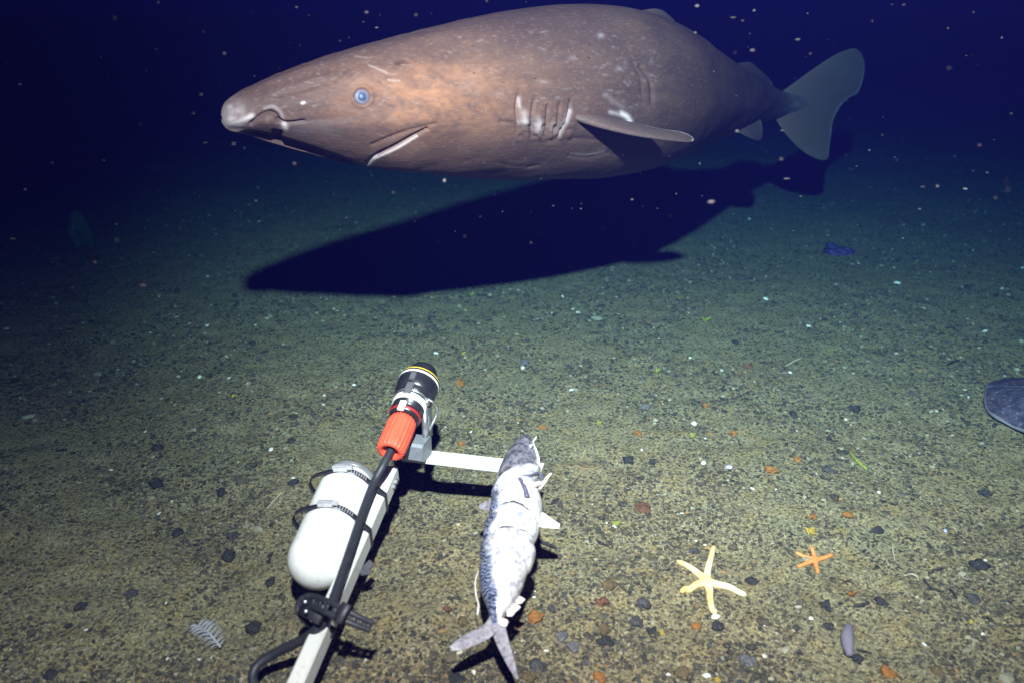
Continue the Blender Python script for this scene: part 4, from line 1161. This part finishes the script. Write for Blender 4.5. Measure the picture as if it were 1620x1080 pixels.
# ------------------------------------------------------------------ drifting specks
def make_snow():
    v0, f0 = ico(2)
    rs = np.random.default_rng(21)
    L = [(1262, 63, 3.6), (1103, 10, 4.5), (1193, 17, 3), (1236, 252, 4.5), (1245, 283, 4.5), (1238, 207, 3.5), (1166, 208, 3.5), (1125, 320, 4.5), (1267, 311, 4), (596, 44, 3.5), (580, 20, 4), (469, 12, 3), (575, 35, 2.5),
         (226, 452, 5), (20, 378, 4), (10, 520, 5), (703, 286, 4.5), (622, 305, 2.5), (1527, 299, 5.5), (1483, 295, 4), (1460, 296, 4), (1455, 331, 3.5), (1396, 214, 3), (466, 259, 2.5), (405, 318, 2), (538, 65, 2), (552, 60, 2),
         (1160, 28, 4), (1175, 33, 3), (1190, 80, 4), (1100, 52, 2.5), (1282, 85, 3), (1500, 45, 2.5), (1430, 8, 3), (770, 2, 3), (780, 60, 2), (318, 150, 3), (355, 85, 2.5), (325, 226, 3), (40, 300, 2.5), (150, 415, 3), (115, 455, 2.5),
         (1040, 330, 2), (1000, 316, 2.5), (985, 246, 1.8), (1107, 259, 3), (1070, 307, 2.5), (840, 384, 2.5), (795, 335, 2), (735, 374, 2), (1540, 20, 3.5), (1585, 60, 3), (1375, 238, 2.5), (1550, 230, 2.5), (1600, 180, 2.5)]
    depth = list(rs.uniform(1.0, 1.6, len(L)))
    for _ in range(380):
        L.append((rs.uniform(-120, 1740), rs.uniform(-60, 1000) if rs.random() < .35 else rs.uniform(-60, 430), rs.uniform(.5, 1.5) if rs.random() < .85 else rs.uniform(1.5, 2.8)))
        depth.append(rs.uniform(.55, 1.1) if rs.random() < .12 else rs.uniform(1.0, 2.6))
    V = []; F = []; tint = []
    n = 0
    for (px, py, r), d in zip(L, depth):
        g = CAM + ray(px, py) * d
        if g[2] < .06: continue
        s = r * d / FPX * .60
        v = v0 * (1 + .5 * vnoise(v0[:, 0] * 2 + n, v0[:, 1] * 2 + v0[:, 2] * 2))[:, None] * s * [rs.uniform(.7, 2.0), rs.uniform(.7, 1.2), rs.uniform(.45, 1.1)]
        V.append(v + g); F.append(f0 + n); n += len(v0)
        c = np.array([.036, .038, .040]) * rs.uniform(.1, 1.0) ** 1.8 * (1.8 if r > 4 else 1)
        if rs.random() < .2: c = c * [1.1, .85, .8]
        tint.append(np.tile([*np.clip(c, 0, .85), 1], (len(v0), 1)))
    m, nt, b = nodes('marine_snow'); b.inputs['Roughness'].default_value = .9
    nt.links.new(attr(nt, 'tint', 'Color'), b.inputs['Base Color'])
    o = mesh_obj('marine_snow', np.vstack(V), np.vstack(F), m, attrs={'tint': np.vstack(tint)})
    tag(o, 'pale specks of marine snow drifting in the dark water', 'marine snow', kind='stuff')
make_snow()

# ------------------------------------------------------------------ the water between: reddish light is lost first
def make_haze():
    x, y0, y1, z0, z1 = 26, -14, 34, -1.2, 2.6
    v = [(a, b_, c_) for c_ in (z0, z1) for a, b_ in ((-x, y0), (x, y0), (x, y1), (-x, y1))]
    f = [[3, 2, 1, 0], [4, 5, 6, 7], [0, 1, 5, 4], [1, 2, 6, 5], [2, 3, 7, 6], [3, 0, 4, 7]]
    m = bpy.data.materials.new('sea_water'); m.use_nodes = True
    nt = m.node_tree; nt.nodes.remove(nt.nodes['Principled BSDF'])
    pv = nt.nodes.new('ShaderNodeVolumePrincipled')
    pv.inputs['Color'].default_value = (.004, .006, .064, 1)
    pv.inputs['Density'].default_value = 0.30
    pv.inputs['Absorption Color'].default_value = (.0, .53, .865, 1)
    pv.inputs['Anisotropy'].default_value = 0.3
    nt.links.new(pv.outputs[0], nt.nodes['Material Output'].inputs['Volume'])
    o = mesh_obj('haze', v, f, m, smooth=False)
    tag(o, 'clear blue water filling the scene', 'water', kind='stuff')
make_haze()
